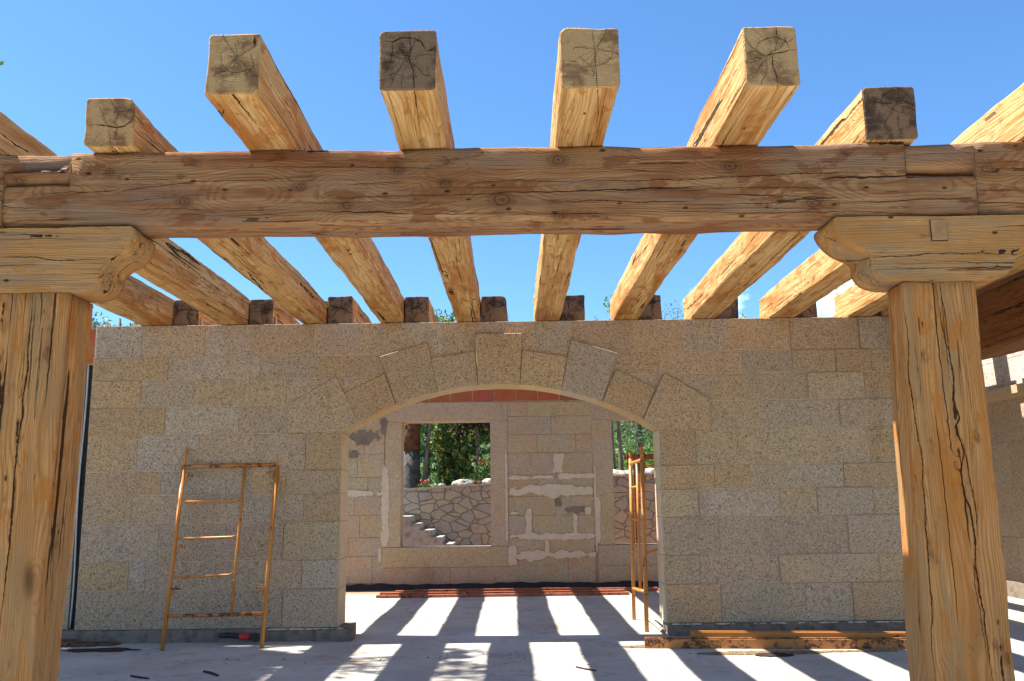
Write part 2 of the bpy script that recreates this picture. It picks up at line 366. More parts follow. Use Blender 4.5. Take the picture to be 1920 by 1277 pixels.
def hewn(name, secs, mats, seed, parent=None, loc=(0, 0, 0), rot=(0, 0, 0), rad=.022, amp=.006, step=.10, wane=1., dead=0):
    """a hewn timber swept along local Y; secs = [(y, x0, x1, z0, z1)], wobbling faces and worn arrises"""
    st = []
    for (a, b) in zip(secs, secs[1:]):
        n = max(1, int(abs(b[0]-a[0])/step)) if abs(b[0]-a[0]) > 1e-6 else 1
        for i in range(n):
            f = i/n; st.append(tuple(a[k]*(1-f)+b[k]*f for k in range(5)))
    st.append(secs[-1])
    bm = bmesh.new(); rings = []
    for (y, x0, x1, z0, z1) in st:
        ring = []
        for ci, (cx, cz, sx, sz) in enumerate(((x1, z0, 1, -1), (x1, z1, 1, 1), (x0, z1, -1, 1), (x0, z0, -1, -1))):
            rr = rad*(1+wane*.9*N(y*1.1, ci*3.1, 0, seed)+wane*.5*N(y*4, ci*9.1, 2, seed))
            k = N(y*.55, ci*5.3, 4, seed)
            if wane and k > .33: rr += (k-.33)*.16*wane
            rr = max(.004, min(rr, .45*min(x1-x0, z1-z0)))
            ccx, ccz = cx-sx*rr, cz-sz*rr
            a0 = (-90, 0, 90, 180)[ci]
            for j in range(4):
                a = R(a0+j*30); ring.append([ccx+rr*math.cos(a), ccz+rr*math.sin(a)])
            # two points along the following face
            nx = ((x1, z1), (x0, z1), (x0, z0), (x1, z0))[ci]
            for f in (.33, .66): ring.append([cx*(1-f)+nx[0]*f, cz*(1-f)+nx[1]*f])
        out = []
        for i, (x, z) in enumerate(ring):
            cx, cz = (x0+x1)/2, (z0+z1)/2
            d = amp*(1.1*N(y*.8, x*3, z*3, seed)+.7*N(y*3.0, x*9, z*9, seed+1)+.35*N(y*9., x*22, z*22, seed+2))
            n_ = Vector((x-cx, z-cz)).normalized()
            flat = dead and abs(z-z0) < .002
            out.append(bm.verts.new((x+n_.x*d, y, z+(0 if flat else n_.y*d))))
        rings.append(out)
    m = len(rings[0])
    for r0, r1 in zip(rings, rings[1:]):
        for k in range(m):
            f = bm.faces.new((r0[k], r1[k], r1[(k+1) % m], r0[(k+1) % m])); f.smooth = True
    for ri, r in ((0, rings[0]), (1, rings[-1])):
        # slightly rounded cut end: inner ring then fan
        sgn = -1 if ri == 0 else 1
        c = Vector((0, 0, 0))
        for v in r: c += v.co
        c /= m
        inn = []
        for v in r:
            p = v.co.lerp(c, .045); p.y += sgn*.006+.003*N(p.x*12, p.z*12, ri, seed); inn.append(bm.verts.new(p))
        for k in range(m):
            q = (r[k], r[(k+1) % m], inn[(k+1) % m], inn[k]) if ri == 0 else (r[k], inn[k], inn[(k+1) % m], r[(k+1) % m])
            f = bm.faces.new(q); f.material_index = 1; f.smooth = False
        f = bm.faces.new(inn if ri == 0 else inn[::-1]); f.material_index = 1; f.smooth = False
    return link(name, bm, mats, parent, loc=loc, rot=rot)

def prismY(bm, pts, y0, y1, inset=.0, mi=0, mside=None, tint=(.4, .3, .2), rough=0., seed=0):
    """polygon (x,z) facing -Y, front at y0, back at y1, with a worn chamfer of size inset"""
    mside = mi if mside is None else mside
    lay = bm.loops.layers.float_color.get('tint') or bm.loops.layers.float_color.new('tint')
    n = len(pts); P = [Vector(p) for p in pts]
    ar = sum(P[i].x*P[(i+1) % n].y-P[(i+1) % n].x*P[i].y for i in range(n))
    if ar < 0: P = P[::-1]
    def off(d):
        o = []
        for i in range(n):
            a, b, c = P[i-1], P[i], P[(i+1) % n]
            e1 = (b-a).normalized(); e2 = (c-b).normalized()
            n1 = Vector((-e1.y, e1.x)); n2 = Vector((-e2.y, e2.x)); k = 1+n1.dot(n2)
            o.append(b+(n1+n2)*(d/max(k, .35)))
        return o
    fr = off(inset) if inset else P
    vb = [bm.verts.new((p.x, y1, p.y)) for p in P]
    vm = [bm.verts.new((p.x, y0+inset, p.y)) for p in P] if inset else None
    vf = [bm.verts.new((p.x, y0, p.y)) for p in fr]
    fs = [(bm.faces.new(vf), mi)]
    def band(a, b, mm):
        for i in range(n): fs.append((bm.faces.new((a[i], b[i], b[(i+1) % n], a[(i+1) % n])), mm))
    if inset: band(vf, vm, mi); band(vm, vb, mside)
    else: band(vf, vb, mside)
    fs.append((bm.faces.new(vb[::-1]), mside))
    for f, mm in fs:
        f.material_index = mm
        for l in f.loops: l[lay] = (*tint, 1)

rnd = random.Random(7)
GOLD = (.50, .315, .155); TAN = (.495, .35, .205); GREY = (.475, .365, .26); PINK = (.47, .33, .215); OCH = (.52, .345, .175)
def tintf(kind):
    b = {'g': GOLD, 't': TAN, 'y': GREY, 'p': PINK, 'o': OCH}[kind]
    k = rnd.uniform(.9, 1.08)
    return tuple(c*k*rnd.uniform(.97, 1.03) for c in b)

# ------------------------------------------------------------------ ground
def sheet(name, x0, x1, y0, y1, z, m, nx=1, ny=1, zf=None):
    bm = bmesh.new(); g = [[bm.verts.new((x0+(x1-x0)*i/nx, y0+(y1-y0)*j/ny, z if zf is None else zf(x0+(x1-x0)*i/nx, y0+(y1-y0)*j/ny))) for i in range(nx+1)] for j in range(ny+1)]
    for j in range(ny):
        for i in range(nx): bm.faces.new((g[j][i], g[j][i+1], g[j+1][i+1], g[j+1][i]))
    o = link(name, bm, m, smooth=True); o['kind'] = 'structure'; return o
sheet('floor', -14, 16, -6, 15.4, 0, CONC)
sheet('ground', -900, 900, -300, 1500, -.35, GRASS)
sheet('path', -14, 16, 15.1, 18.2, -.30, CONC)
def gz(x, y): return 1.50+.05*x*(1 if abs(x) < 8 else 8/abs(x))+max(0, y-20)*.03+max(0, y-25)*.12+.12*N(x*.4, y*.4, 0, 3)
sheet('garden_ground', -40, 40, 18.35, 75, 0, GRASS, 60, 50, gz)

# ------------------------------------------------------------------ arch wall
wall = empty('arch_wall', (0, YW, 0), 'long granite block wall pierced by a wide segmental arch, carrying the rafter ends on its top', 'wall')
Y1 = YW+.38
zs = [onY(170, y, YW).z for y in (609, 672, 715, 766, 817, 886, 931, 983, 1055, 1109, 1182)]
zs[0] = ZR-.004
def wx(px, ci): # X on the wall plane for a joint of course ci
    zz = (zs[ci]+zs[ci+1])/2
    yy = 638.5
    for _ in range(6):
        p = onY(px, yy, YW); yy += (p.z-zz)*150
    return onY(px, yy, YW).x
XL, XRT, XR = onY(180, 610, YW).x, onY(1669, 600, YW).x, 4.62
VOUS = {  # voussoirs, corners read on the wall plane
 'k': [(890, 626.7), (979.3, 625.7), (974.3, 722.7), (896.7, 723.3)],
 'l1': [(808, 672), (890.7, 659.3), (896.7, 723.3), (820, 735)],
 'l2': [(712.7, 669), (803, 642.7), (820, 735), (744, 759)],
 'l3': [(646, 737), (721.7, 701), (744, 759), (672.7, 790.7)],
 'l4': [(541, 760), (630, 706), (646, 737), (672.7, 790.7), (640, 812), (541, 812.5)],
 'r1': [(979, 657), (1063, 669), (1051.7, 734), (974.3, 722.7)],
 'r2': [(1070, 637), (1157.7, 662.7), (1128, 753), (1051.7, 734)],
 'r3': [(1155, 693), (1228, 728), (1205, 786), (1128, 753)],
 'r4': [(1245, 700), (1330, 748), (1333, 805), (1236, 806), (1205, 786)]}
wp = lambda p: (lambda q: (q.x, q.z))(onY(p[0], p[1], YW))
ring_px = [(640, 812), (672.7, 790.7), (744, 759), (820, 735), (896.7, 723.3), (974.3, 722.7), (1051.7, 734), (1128, 753), (1205, 786), (1236, 806)]
JL, JR = onY(639, 900, YW).x, onY(1236, 900, YW).x
# circle through springings and crown
a_ = Vector(wp(ring_px[0])); b_ = Vector(((wp(ring_px[4])[0]+wp(ring_px[5])[0])/2, wp(ring_px[4])[1]+.008)); c_ = Vector(wp(ring_px[-1]))
def circ(a, b, c):
    d = 2*(a.x*(b.y-c.y)+b.x*(c.y-a.y)+c.x*(a.y-b.y))
    ux = (a.length_squared*(b.y-c.y)+b.length_squared*(c.y-a.y)+c.length_squared*(a.y-b.y))/d
    uy = (a.length_squared*(c.x-b.x)+b.length_squared*(a.x-c.x)+c.length_squared*(b.x-a.x))/d
    o = Vector((ux, uy)); return o, (a-o).length
CO, CR = circ(a_, b_, c_)
def arcz(x): return CO.y+math.sqrt(max(CR*CR-(x-CO.x)**2, 0))
JL, JR = a_.x, c_.x
ZSP = min(a_.y, c_.y)
def snap(q):
    v = Vector(q)-CO
    return tuple(CO+v.normalized()*CR) if abs(v.length-CR) < .035 else q
bm = bmesh.new(); bm.loops.layers.float_color.new('tint')
for k, pp in VOUS.items():
    P = [snap(wp(p)) for p in pp]
    # subdivide the intrados edge to follow the arc
    Q = []
    for i, p in enumerate(P):
        q = P[(i+1) % len(P)]; Q.append(p)
        onarc = lambda s: abs((Vector(s)-CO).length-CR) < 1e-3
        if onarc(p) and onarc(q):
            for f in (.2, .4, .6, .8):
                v = Vector(p).lerp(Vector(q), f)-CO; Q.append(tuple(CO+v.normalized()*CR))
    pr = {'k': .050, 'l1': .034, 'l2': .040, 'l3': .030, 'l4': .026, 'r1': .034, 'r2': .040, 'r3': .028, 'r4': .036}[k]
    prismY(bm, Q, YW-pr, Y1+.004, .007, 0, 1, tintf({'k': 'o', 'l3': 'g', 'r3': 'g', 'l2': 't', 'r2': 'y', 'r4': 'o', 'l4': 't', 'l1': 't', 'r1': 'o'}[k]))
link('arch_ring', bm, [G_ROUGH, G_SAWN], wall).location = (0, -YW, 0)
# courses: joints in pixels, colour letters, P = block standing slightly proud
CR_ = [
 ([180, 266.6, 386, 472, 590, 676, 763, 830, 1005, 1070, 1188, 1277, 1364, 1481, 1610, 1669], 'ytytytytytoyogy' 'g', {13: .012, 14: .022}),
]
def course(ci, joints, cols, proud={}, gap=.0028):
    for i, (a, b) in enumerate(zip(joints, joints[1:])):
        if a is None or b is None: continue
        A = a if isinstance(a, tuple) else wx(a, ci); B = b if isinstance(b, tuple) else wx(b, ci)
        A = A[0] if isinstance(A, tuple) else A; B = B[0] if isinstance(B, tuple) else B
        z1, z0 = zs[ci]-gap, zs[ci+1]+gap
        g = cols[i]
        if g == ' ': continue
        p = proud.get(i, rnd.uniform(.0, .005))
        mi_s = 1
        prismY(bmw, [(A+gap, z0), (B-gap, z0), (B-gap, z1), (A+gap, z1)], YW-p, YW+.05, .0035, 0, 1, tintf(g))
bmw = bmesh.new(); bmw.loops.layers.float_color.new('tint')
L = (XL,); RR_ = (XR,); 
course(0, *CR_[0])
course(1, [L, 316, 488.7, 590, 640, 732], 'gyytt', {0: .006})
course(1, [1142, 1236, 1389, 1485, 1566, 1633, RR_], 'otytgt', {3: .012, 4: .014})
course(1, [763, 850, 880], 'tt'); course(1, [990, 1060, 1110], 'yt')
course(2, [L, 264, 364.6, 537, 700], 'gytp', {0: .008})
course(2, [1172, 1337, 1400, 1514, 1620, RR_], 'ptyyg', {3: .016})
course(2, [715, 760], 't'); course(2, [1120, 1175], 't')
course(3, [L, 309.6, 448, 560], 'gyp', {0: .008})
course(3, [1318, 1426, 1573.7, RR_], 'typ', {2: .012})
JLt, JRt = (JL,), (JR,)
course(4, [L, 257.8, 373.6, 573.4, JLt], 'gypg', {3: .014})
course(4, [JRt, 1304, 1339, 1505, 1629, RR_], 'gtttg', {0: .014, 4: .004})
course(5, [L, 302.6, 471.5, 537, JLt], 'gygt', {3: .016})
course(5, [JRt, 1339, 1406, 1582, RR_], 'ggyo', {0: .014, 3: .014})
course(6, [L, 248, 350, 414.7, 569.7, JLt], 'gtpyg', {4: .008})
course(6, [JRt, 1309.5, 1462, 1532, 1637, RR_], 'tytyt', {0: .014, 3: .016})
course(7, [L, 297, 532, JLt], 'ppt', {2: .016})
course(7, [JRt, 1348, 1432.5, 1590, RR_], 'pppp', {0: .010, 3: .014})
course(8, [L, 241, 273, 433, 566, JLt], 'gyppy', {4: .014})
course(8, [JRt, 1312.5, 1461, 1648, RR_], 'ppto', {0: .012, 2: .016})
course(9, [L, 287.6, 373.6, 530, JLt], 'pppp', {3: .016})
course(9, [JRt, 1352, 1511, 1599, RR_], 'gppg', {0: .012, 3: .016})
link('block_masonry', bmw, [G_ROUGH, G_SAWN], wall).location = (0, -YW, 0)
# core of the wall with the arched opening
bm = bmesh.new(); bm.loops.layers.float_color.new('tint')
yc = YW+.0035
zb = zs[-1]
ct = (.52, .43, .31)
box(bm, (XL+.004, yc, zb), (JL+.001, Y1, ZSP), 0, ct); box(bm, (JR-.001, yc, zb), (XR-.002, Y1, ZSP), 0, ct)
box(bm, (XL+.004, yc, ZSP), (JL+.001, Y1, ZR-.006), 0, ct); box(bm, (JR-.001, yc, ZSP), (XRT-.006, Y1, ZR-.006), 0, ct)
box(bm, (XRT-.006, yc, ZSP), (XR-.002, Y1, zs[1]-.004), 0, ct)
NS = 40
for i in range(NS):
    xa, xb = JL+(JR-JL)*i/NS, JL+(JR-JL)*(i+1)/NS
    za, zb_ = max(arcz(xa), ZSP)+.004, max(arcz(xb), ZSP)+.004
    vs = [bm.verts.new(p) for p in ((xa, yc, za), (xb, yc, zb_), (xb, yc, ZR-.006), (xa, yc, ZR-.006), (xa, Y1, za), (xb, Y1, zb_), (xb, Y1, ZR-.006), (xa, Y1, ZR-.006))]
    for q in ((0, 1, 2, 3), (7, 6, 5, 4), (0, 4, 5, 1), (3, 2, 6, 7)):
        f = bm.faces.new([vs[j] for j in q])
        for l in f.loops: l[bm.loops.layers.float_color['tint']] = (*ct, 1)
link('wall_core', bm, [MORTAR], wall).location = (0, -YW, 0)
# jamb stones (sawn reveal faces) full depth, one per course
bm = bmesh.new(); bm.loops.layers.float_color.new('tint')
for ci in range(4, 10):
    z1, z0 = zs[ci]-.003, zs[ci+1]+.003
    if ci == 4: z1 = min(z1, ZSP-.004)
    tt = tuple(c*rnd.uniform(.97, 1.1) for c in (.56, .45, .31))
    box(bm, (JL-.08, YW+.012, z0), (JL+.012, Y1+.003, z1), 0, tt)
    box(bm, (JR-.012, YW+.012, z0), (JR+.08, Y1+.003, z1), 0, tt)
link('jamb_reveal', bm, [G_SAWN], wall).location = (0, -YW, 0)
# rough toothed end of the wall on the right
bm = bmesh.new(); bm.loops.layers.float_color.new('tint')
for i in range(14):
    z = 2.98+i*.03; a = rnd.uniform(.03, .10)
    box(bm, (XRT-.01, YW+.03+rnd.random()*.05, z), (XRT+a, Y1-.05, z+.027), 0, (.12, .09, .07))
link('rough_core', bm, [FOOT], wall).location = (0, -YW, 0)
# footing
def rough_box(bm, a, b, seed, amp=.02, step=.12):
    t = bmesh.new(); nx = max(1, int((b[0]-a[0])/step)); ny = max(1, int((b[1]-a[1])/step)); nz_ = max(1, int((b[2]-a[2])/(step*.5)))
    def gr(f, n, m):
        g = [[f(i/n, j/m) for j in range(m+1)] for i in range(n+1)]
        vs = [[bm.verts.new((p[0]+amp*N(p[0]*6, p[1]*6, p[2]*6, seed), p[1]+amp*N(p[0]*6, p[1]*6, p[2]*6, seed+1)+amp*.5*N(p[0]*19, p[1]*19, p[2]*19, seed), p[2]+amp*.7*N(p[0]*7, p[1]*7, p[2]*7, seed+2))) for p in r] for r in g]
        for i in range(n):
            for j in range(m): bm.faces.new((vs[i][j], vs[i+1][j], vs[i+1][j+1], vs[i][j+1]))
    L_ = lambda k, f: a[k]+(b[k]-a[k])*f
    gr(lambda u, v: (L_(0, u), a[1], L_(2, v)), nx, nz_); gr(lambda u, v: (L_(0, u), b[1], L_(2, v)), nx, nz_)
    gr(lambda u, v: (L_(0, u), L_(1, v), b[2]), nx, ny)
    gr(lambda u, v: (a[0], L_(1, u), L_(2, v)), ny, nz_); gr(lambda u, v: (b[0], L_(1, u), L_(2, v)), ny, nz_)
    bmesh.ops.remove_doubles(bm, verts=bm.verts, dist=.0004)
bm = bmesh.new()
rough_box(bm, (XL-.3, YW-.035, -.04), (JL+.12, Y1+.05, zb-.004), 3, .014, .06)
rough_box(bm, (JR+.02, YW-.01, -.04), (XR+.05, Y1+.03, zb-.004), 5, .012, .06)
rough_box(bm, (JL-.20, YW-.09, -.04), (JL+.17, YW+.10, zb-.012), 8, .025, .05)
link('footing', bm, FOOT, wall, smooth=True).location = (0, -YW, 0)
bm = bmesh.new()   # mortar crumbs squeezed out under the first course
for i in range(70):
    x = rnd.choice([rnd.uniform(-2.6, JL+.1), rnd.uniform(JR, 4.3)]); s = rnd.uniform(.008, .025)
    bmesh.ops.create_icosphere(bm, subdivisions=1, radius=s, matrix=Matrix.Translation((x, YW-.035+rnd.uniform(-.015, .01), zb-.008)) @ Matrix.Diagonal((rnd.uniform(1, 4), 1, .5, 1)))
link('mortar_crumbs', bm, PLAST, wall).location = (0, -YW, 0)

# ------------------------------------------------------------------ brick and stone return wall on the left
ret = empty('return_wall', (XL-1, YW+.25, 0), 'short stone wall topped with red hollow brick, left of the arch wall behind the post', 'wall')
bm = bmesh.new(); bm.loops.layers.float_color.new('tint')
YL = YW+.14
zz = [.10, .55, .98, 1.45, 1.78, 2.28, 2.66, 2.985]
for i, (a, b) in enumerate(zip(zz, zz[1:])):
    x = XL-.135
    j = 0
    while x > XL-3.2:
        wd = rnd.uniform(.6, 1.1)
        prismY(bm, [(x-wd+.003, a+.003), (x-.003, a+.003), (x-.003, b-.003), (x-wd+.003, b-.003)], YL, YL+.3, .003, 0, 0, tuple(c*1.0 for c in tintf(rnd.choice('yt')))); x -= wd
link('block_masonry', bm, [G_REAR], ret).location = (-(XL-1), -(YW+.25), 0)
bm = bmesh.new(); bm.loops.layers.float_color.new('tint')
for r in range(2):
    x = XL-.005 if r == 0 else XL-.005
    z0 = 2.99+r*.205
    while x > XL-3.2:
        wd = .30 if x < XL-.2 else (.33 if r == 0 else .22)
        prismY(bm, [(x-wd+.006, z0+.006), (x-.006, z0+.006), (x-.006, z0+.197), (x-wd+.006, z0+.197)], YL-.02, YL+.22, .003, 0, 0, tuple(c*rnd.uniform(.85, 1.1) for c in (.44, .12, .055))); x -= wd
link('brick_course', bm, [BRICK], ret).location = (-(XL-1), -(YW+.25), 0)
bm = bmesh.new(); box(bm, (XL-3.2, YL+.0, 2.985), (XL-.012, YL+.2, 3.39)); box(bm, (XL-3.2, YL+.02, .0), (XL-.14, YL+.29, 2.98))
link('mortar_core', bm, MORTAR, ret).location = (-(XL-1), -(YW+.25), 0)
bm = bmesh.new()
box(bm, (XL-.135, YL+.03, .10), (XL-.002, YL+.06, 2.98))
ms = link('damp_proof_strip', bm, BITU); ms.location = (0, 0, 0)
tag(ms, 'black bituminous strip filling the vertical gap at the left end of the arch wall', 'strip')
bm = bmesh.new()
tube(bm, [(XL-.118+.010*math.sin(z*3.1), YL-.005+.01*math.sin(z*2), z) for z in [.14+i*.142 for i in range(21)]], .009, 8)
tag(link('conduit_pipe', bm, simple('grey_pipe', (.5, .53, .56), .4, 9, .2)), 'thin grey conduit running up beside the black strip', 'pipe')

# ------------------------------------------------------------------ pergola timbers
def X_at(px, py, Y, Z=None): return onY(px, py, Y).x
# long beam in three lapped lengths (local Y -> world X)
zt, zbm = ZR-.003, 2.965
zmid = (zt+zbm)/2+.03
bt = .30
x_lu, x_ll = onY(131, 320, YB).x, onY(5, 380, YB).x
x_ru, x_rl = onY(1698, 300, YB).x, onY(1833, 360, YB).x
def beam(name, secs, seed, label):
    # secs in world x: (x, z0, z1); local x is world -y so that local Y runs along world X
    zc = (zt+zbm)/2
    S = [(x, -bt/2, bt/2, z0-zc, z1-zc) for x, z0, z1 in secs]
    o = hewn(name, S, [W_BEAM, W_END], seed, loc=(0, YB+bt/2, zc), rot=(0, 0, R(-90)), rad=.038, amp=.011, step=.07)
    return tag(o, label, 'beam', 'lapped lengths of the long front beam')
zc_b = (zt+zbm)/2
kpx = [(940, 375, 16), (835, 345, 10), (1047, 300, 12), (1525, 380, 13), (1370, 312, 12), (745, 318, 10), (1048, 405, 9), (345, 378, 10), (562, 350, 9), (205, 325, 8), (648, 385, 9), (1850, 315, 12), (33, 338, 9)]
def kl(p): q = onY(p[0], p[1], YB); return (bt/2, q.x, q.z-zc_b, p[2]/F*4.9*1.35)
W_BEAM = wood('wood_beam', *BEAM_C, knots=[kl(p) for p in kpx])
beam('timber_beam', [(x_ll+.004, zbm, zmid-.003), (x_lu+.004, zbm, zmid-.003), (x_lu+.0041, zbm, zt), (x_ru-.004, zbm-.005, zt), (x_ru-.0039, zbm-.005, zmid-.003), (x_rl-.004, zbm, zmid-.003)], 11,
     'long middle length of the front beam, knotty timber spanning between the two corbels')
beam('timber_beam', [(-6.2, zbm, zt), (x_ll-.004, zbm, zt), (x_ll-.0039, zmid+.003, zt-.004), (x_lu-.004, zmid+.003, zt-.004)], 12,
     'left length of the front beam, lapped over the middle length above the left corbel')
beam('timber_beam', [(x_ru+.004, zmid+.003, zt-.003), (x_rl+.0039, zmid+.003, zt-.003), (x_rl+.004, zbm, zt), (6.4, zbm, zt)], 13,
     'right length of the front beam, lapped over the middle length above the right corbel')

# rafters
def rafter(px0, px1, py, Yref, y0, y1, hgt, seed, label, mats, group, dz=0, w_front=None):
    a = onY(px0, py, Yref).x if px0 > -900 else px0
    b = onY(px1, py, Yref).x
    return raf(a, b, y0, y1, hgt, seed, label, mats, group)
def raf(a, b, y0, y1, hgt, seed, label, mats, group, rad=.017, wa=0.):
    cx = (a+b)/2; hw = (b-a)/2
    rr = random.Random(seed)
    S = [(0, -hw-wa, hw+wa, -hgt/2, hgt/2+.01), ((y1-y0)*.5, -hw+rr.uniform(-.008, .008), hw+rr.uniform(-.008, .008), -hgt/2, hgt/2-rr.uniform(0, .02)), (y1-y0, -hw, hw, -hgt/2, hgt/2)]
    o = hewn('rafter', S, mats, seed, loc=(cx, y0, ZR+hgt/2), rad=rad, amp=.012, step=.08, dead=1)
    return tag(o, label, 'rafter', group)
GF = 'front rafters of the pergola'
XF = [(-4.16, -3.82), (-3.27, -2.965), (-2.37, -2.09), (-1.475, -1.215), (-.63, -.355), (.255, .54), (1.145, 1.415), (2.0, 2.29), (2.88, 3.16), (3.75, 4.02)]
YF = [3.2, 3.25, 4.62, 4.0, 3.985, 3.985, 3.985, 4.66, 3.35, 3.3]
HF = [.315, .315, .275, .305, .305, .305, .305, .30, .315, .315]
LF = ['leftmost front rafter, seen only between the ogee corbel and the brick topped wall',
      'front rafter at the upper left edge, its end cut off by the frame',
      'front rafter with a pale cracked end sitting flush on the beam, at the left',
      'front rafter with a pale end, leftmost of the four that jut far out',
      'front rafter with a dark split end showing an arched crack, left of the centre',
      'front rafter with a grey brown squared end and stained underside, just right of the centre',
      'front rafter with a blackened ringed end, rightmost of the four that jut far out',
      'front rafter with a brown cracked end sitting flush on the beam, at the right',
      'front rafter running out of the right edge of the photo, sunlit on its left side',
      'front rafter half hidden behind the two-lobed corbel, at the right end of the wall']
for i, ((a, b), y0, l) in enumerate(zip(XF, YF, LF)):
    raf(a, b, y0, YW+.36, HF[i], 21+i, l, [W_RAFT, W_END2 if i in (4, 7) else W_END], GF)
raf(4.16, 4.60, 3.2, YW+.36, .33, 40, 'added broad rafter shading the dark side beam, hidden behind the right corbel', [W_RAFT, W_END2], GF)  # extra timber placed to keep the sun off the side beam
GB = 'rear rafters crossing the room behind the arch wall'
ends = [(322, 372), (466, 512), (612, 660), (753, 803), (903, 950), (1050, 1097), (1197, 1241), (1343, 1385), (1487, 1532), (1640, 1672)]
LB = ['first', 'second', 'third', 'fourth', 'fifth', 'sixth', 'seventh', 'eighth', 'ninth', 'tenth']
for i, (p0, p1) in enumerate(ends):
    a, b = onY(p0, 590, YW+.06).x, onY(p1, 590, YW+.06).x
    a = max(a, XF[i][1]+.012) if a < XF[i][1]+.012 else a
    hh = .29 if i not in (2,) else .31
    extra = ' with a split end' if i == 2 else ''
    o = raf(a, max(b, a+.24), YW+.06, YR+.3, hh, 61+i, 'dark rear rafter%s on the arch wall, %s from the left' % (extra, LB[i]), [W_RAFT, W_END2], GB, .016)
    bm = bmesh.new(); cx = o.location.x
    xs = (b-cx) if i < 5 else (a-cx)
    sg = 1 if i < 5 else -1
    box(bm, (xs+sg*.012, .06, -hh/2), (xs+sg*.018, .11, -hh/2+.10)); box(bm, (xs+sg*.018, .06, -hh/2+.0), (xs+sg*.06, .11, -hh/2+.005))
    link('metal_bracket', bm, ZINC, o)
# small offcut wedged beside the third rear rafter
p = onY(618, 567, YW+.06)
bm = bmesh.new(); box(bm, (p.x-.06, YW+.04, p.z-.06), (p.x-.005, YW+.2, p.z+.01))
tag(link('wood_offcut', bm, W_RAFT), 'small pale wood offcut resting against the split rear rafter end', 'offcut')

# posts: local Y up
def post(pts_top, pts_bot, yt, yb, depth, seed, label, ztop):
    a = onY(*pts_top[0], YB).x; b = onY(*pts_top[1], YB).x
    c = onY(*pts_bot[0], YB).x; d = onY(*pts_bot[1], YB).x
    zb0 = onY(pts_bot[0][0], pts_bot[0][1], YB).z
    k = (ztop-0)/(ztop-zb0)
    c = a+(c-a)*k; d = b+(d-b)*k
    cx = (a+b+c+d)/4
    # rot X +90: local y -> z, local z -> -y
    S = [(0, c-cx, d-cx, -depth/2, depth/2), (ztop, a-cx, b-cx, -depth/2, depth/2)]
    o = hewn('timber_post', S, [W_POST, W_END], seed, loc=(cx, YB+.012+depth/2, 0), rot=(R(90), 0, 0), rad=.018, amp=.010, step=.07)
    return tag(o, label, 'post', 'posts of the pergola')
ZC0 = onY(1780, 529, YB).z
post([(-75, 548), (128, 550)], [(-170, 1277), (58, 1277)], 0, 0, .30, 81, 'left timber post with an orange streak down its right edge, under the ogee corbel', onY(60, 549, YB).z)
post([(1694, 530), (1834, 528)], [(1742, 1277), (1909, 1277)], 0, 0, .22, 82, 'right timber post with long deep splits, under the corbel with two rounded lobes', ZC0)

# corbels
def corbel(pts, y0, y1, label, parts=None, seed=0):
    n = len(pts); P = [onY(p[0], p[1], YB) for p in pts]
    cx = sum(p.x for p in P)/n; cz = sum(p.z for p in P)/n
    # local: x along, y depth ; rotate so grain (local Y) runs along world X
    bm = bmesh.new(); 
    lay = bm.loops.layers.float_color.new('tint')
    M = 7; rings = []
    # resample outline
    Q = []
    for i in range(n):
        a, b = P[i], P[(i+1) % n]; k = max(1, int((a-b).length/.03))
        for j in range(k): Q.append(a.lerp(b, j/k))
    sm = [sum(((Q[(i+k) % len(Q)]) for k in (-1, 0, 1)), Vector())/3 for i in range(len(Q))]
    for j in range(M):
        f = j/(M-1); y = y0+(y1-y0)*f
        ch = .005 if j in (0, M-1) else 0
        r = []
        for i, q in enumerate(sm):
            c = Vector((cx, 0, cz)); d = Vector((q.x-cx, 0, q.z-cz)).normalized()
            pos = q-d*ch+d*.008*N(q.x*5, y*6, q.z*5, seed)
            yy = y+(.006*N(q.x*4, 1, q.z*4, seed) if ch else 0)
            r.append(bm.verts.new((-yy+y0, pos.x-cx, pos.z-cz)))
        rings.append(r)
        if j == 0:
            r2 = []
            # bring first chamfer ring
    m = len(sm)
    for r0, r1 in zip(rings, rings[1:]):
        for k in range(m):
            f = bm.faces.new((r0[k], r0[(k+1) % m], r1[(k+1) % m], r1[k])); f.smooth = True
    bm.faces.new(rings[0][::-1]); bm.faces.new(rings[-1])
    o = link('timber_corbel', bm, [W_CORB, W_END], loc=(cx, y0, cz), rot=(0, 0, R(-90)))
    return tag(o, label, 'corbel', 'corbels under the long beam')
# right corbel: two lobes at each end
top_z = 409.5
zt_c = zbm-.006
def top_at(px):
    y = 400.
    for _ in range(8): y += (onY(px, y, YB).z-zt_c)*340
    return (px, y)
corbel([top_at(1556), (1558, 418), (1566, 432), (1577, 445), (1592, 457), (1606, 463.5), (1621, 467.5), (1629, 473), (1631, 480), (1629, 486), (1630, 494), (1634, 503), (1641, 512), (1651, 519), (1664, 524),
        (1700, 526), (1780, 526.5), (1850, 525), (1878, 521), (1890, 514), (1899, 504), (1903.5, 490), (1903.5, 474), (1912, 464), (1940, 452), (1965, 435), (1975, 420), top_at(1980)], YB-.012, YB+.30, 'corbel with two rounded lobes, a long crack and a square patch, on the split post', seed=3)
corbel([top_at(256), (253, 440), (249, 455), (240, 467), (228, 476), (212, 483), (199, 490), (192, 500), (190, 512), (189, 524), (183, 534), (172, 541), (155, 546), (120, 548), (40, 548), (-120, 548), (-180, 540), (-210, 500), (-240, 470), top_at(-250)], YB-.012, YB+.30, 'corbel carved with an ogee end, on the left post under the beam', seed=5)
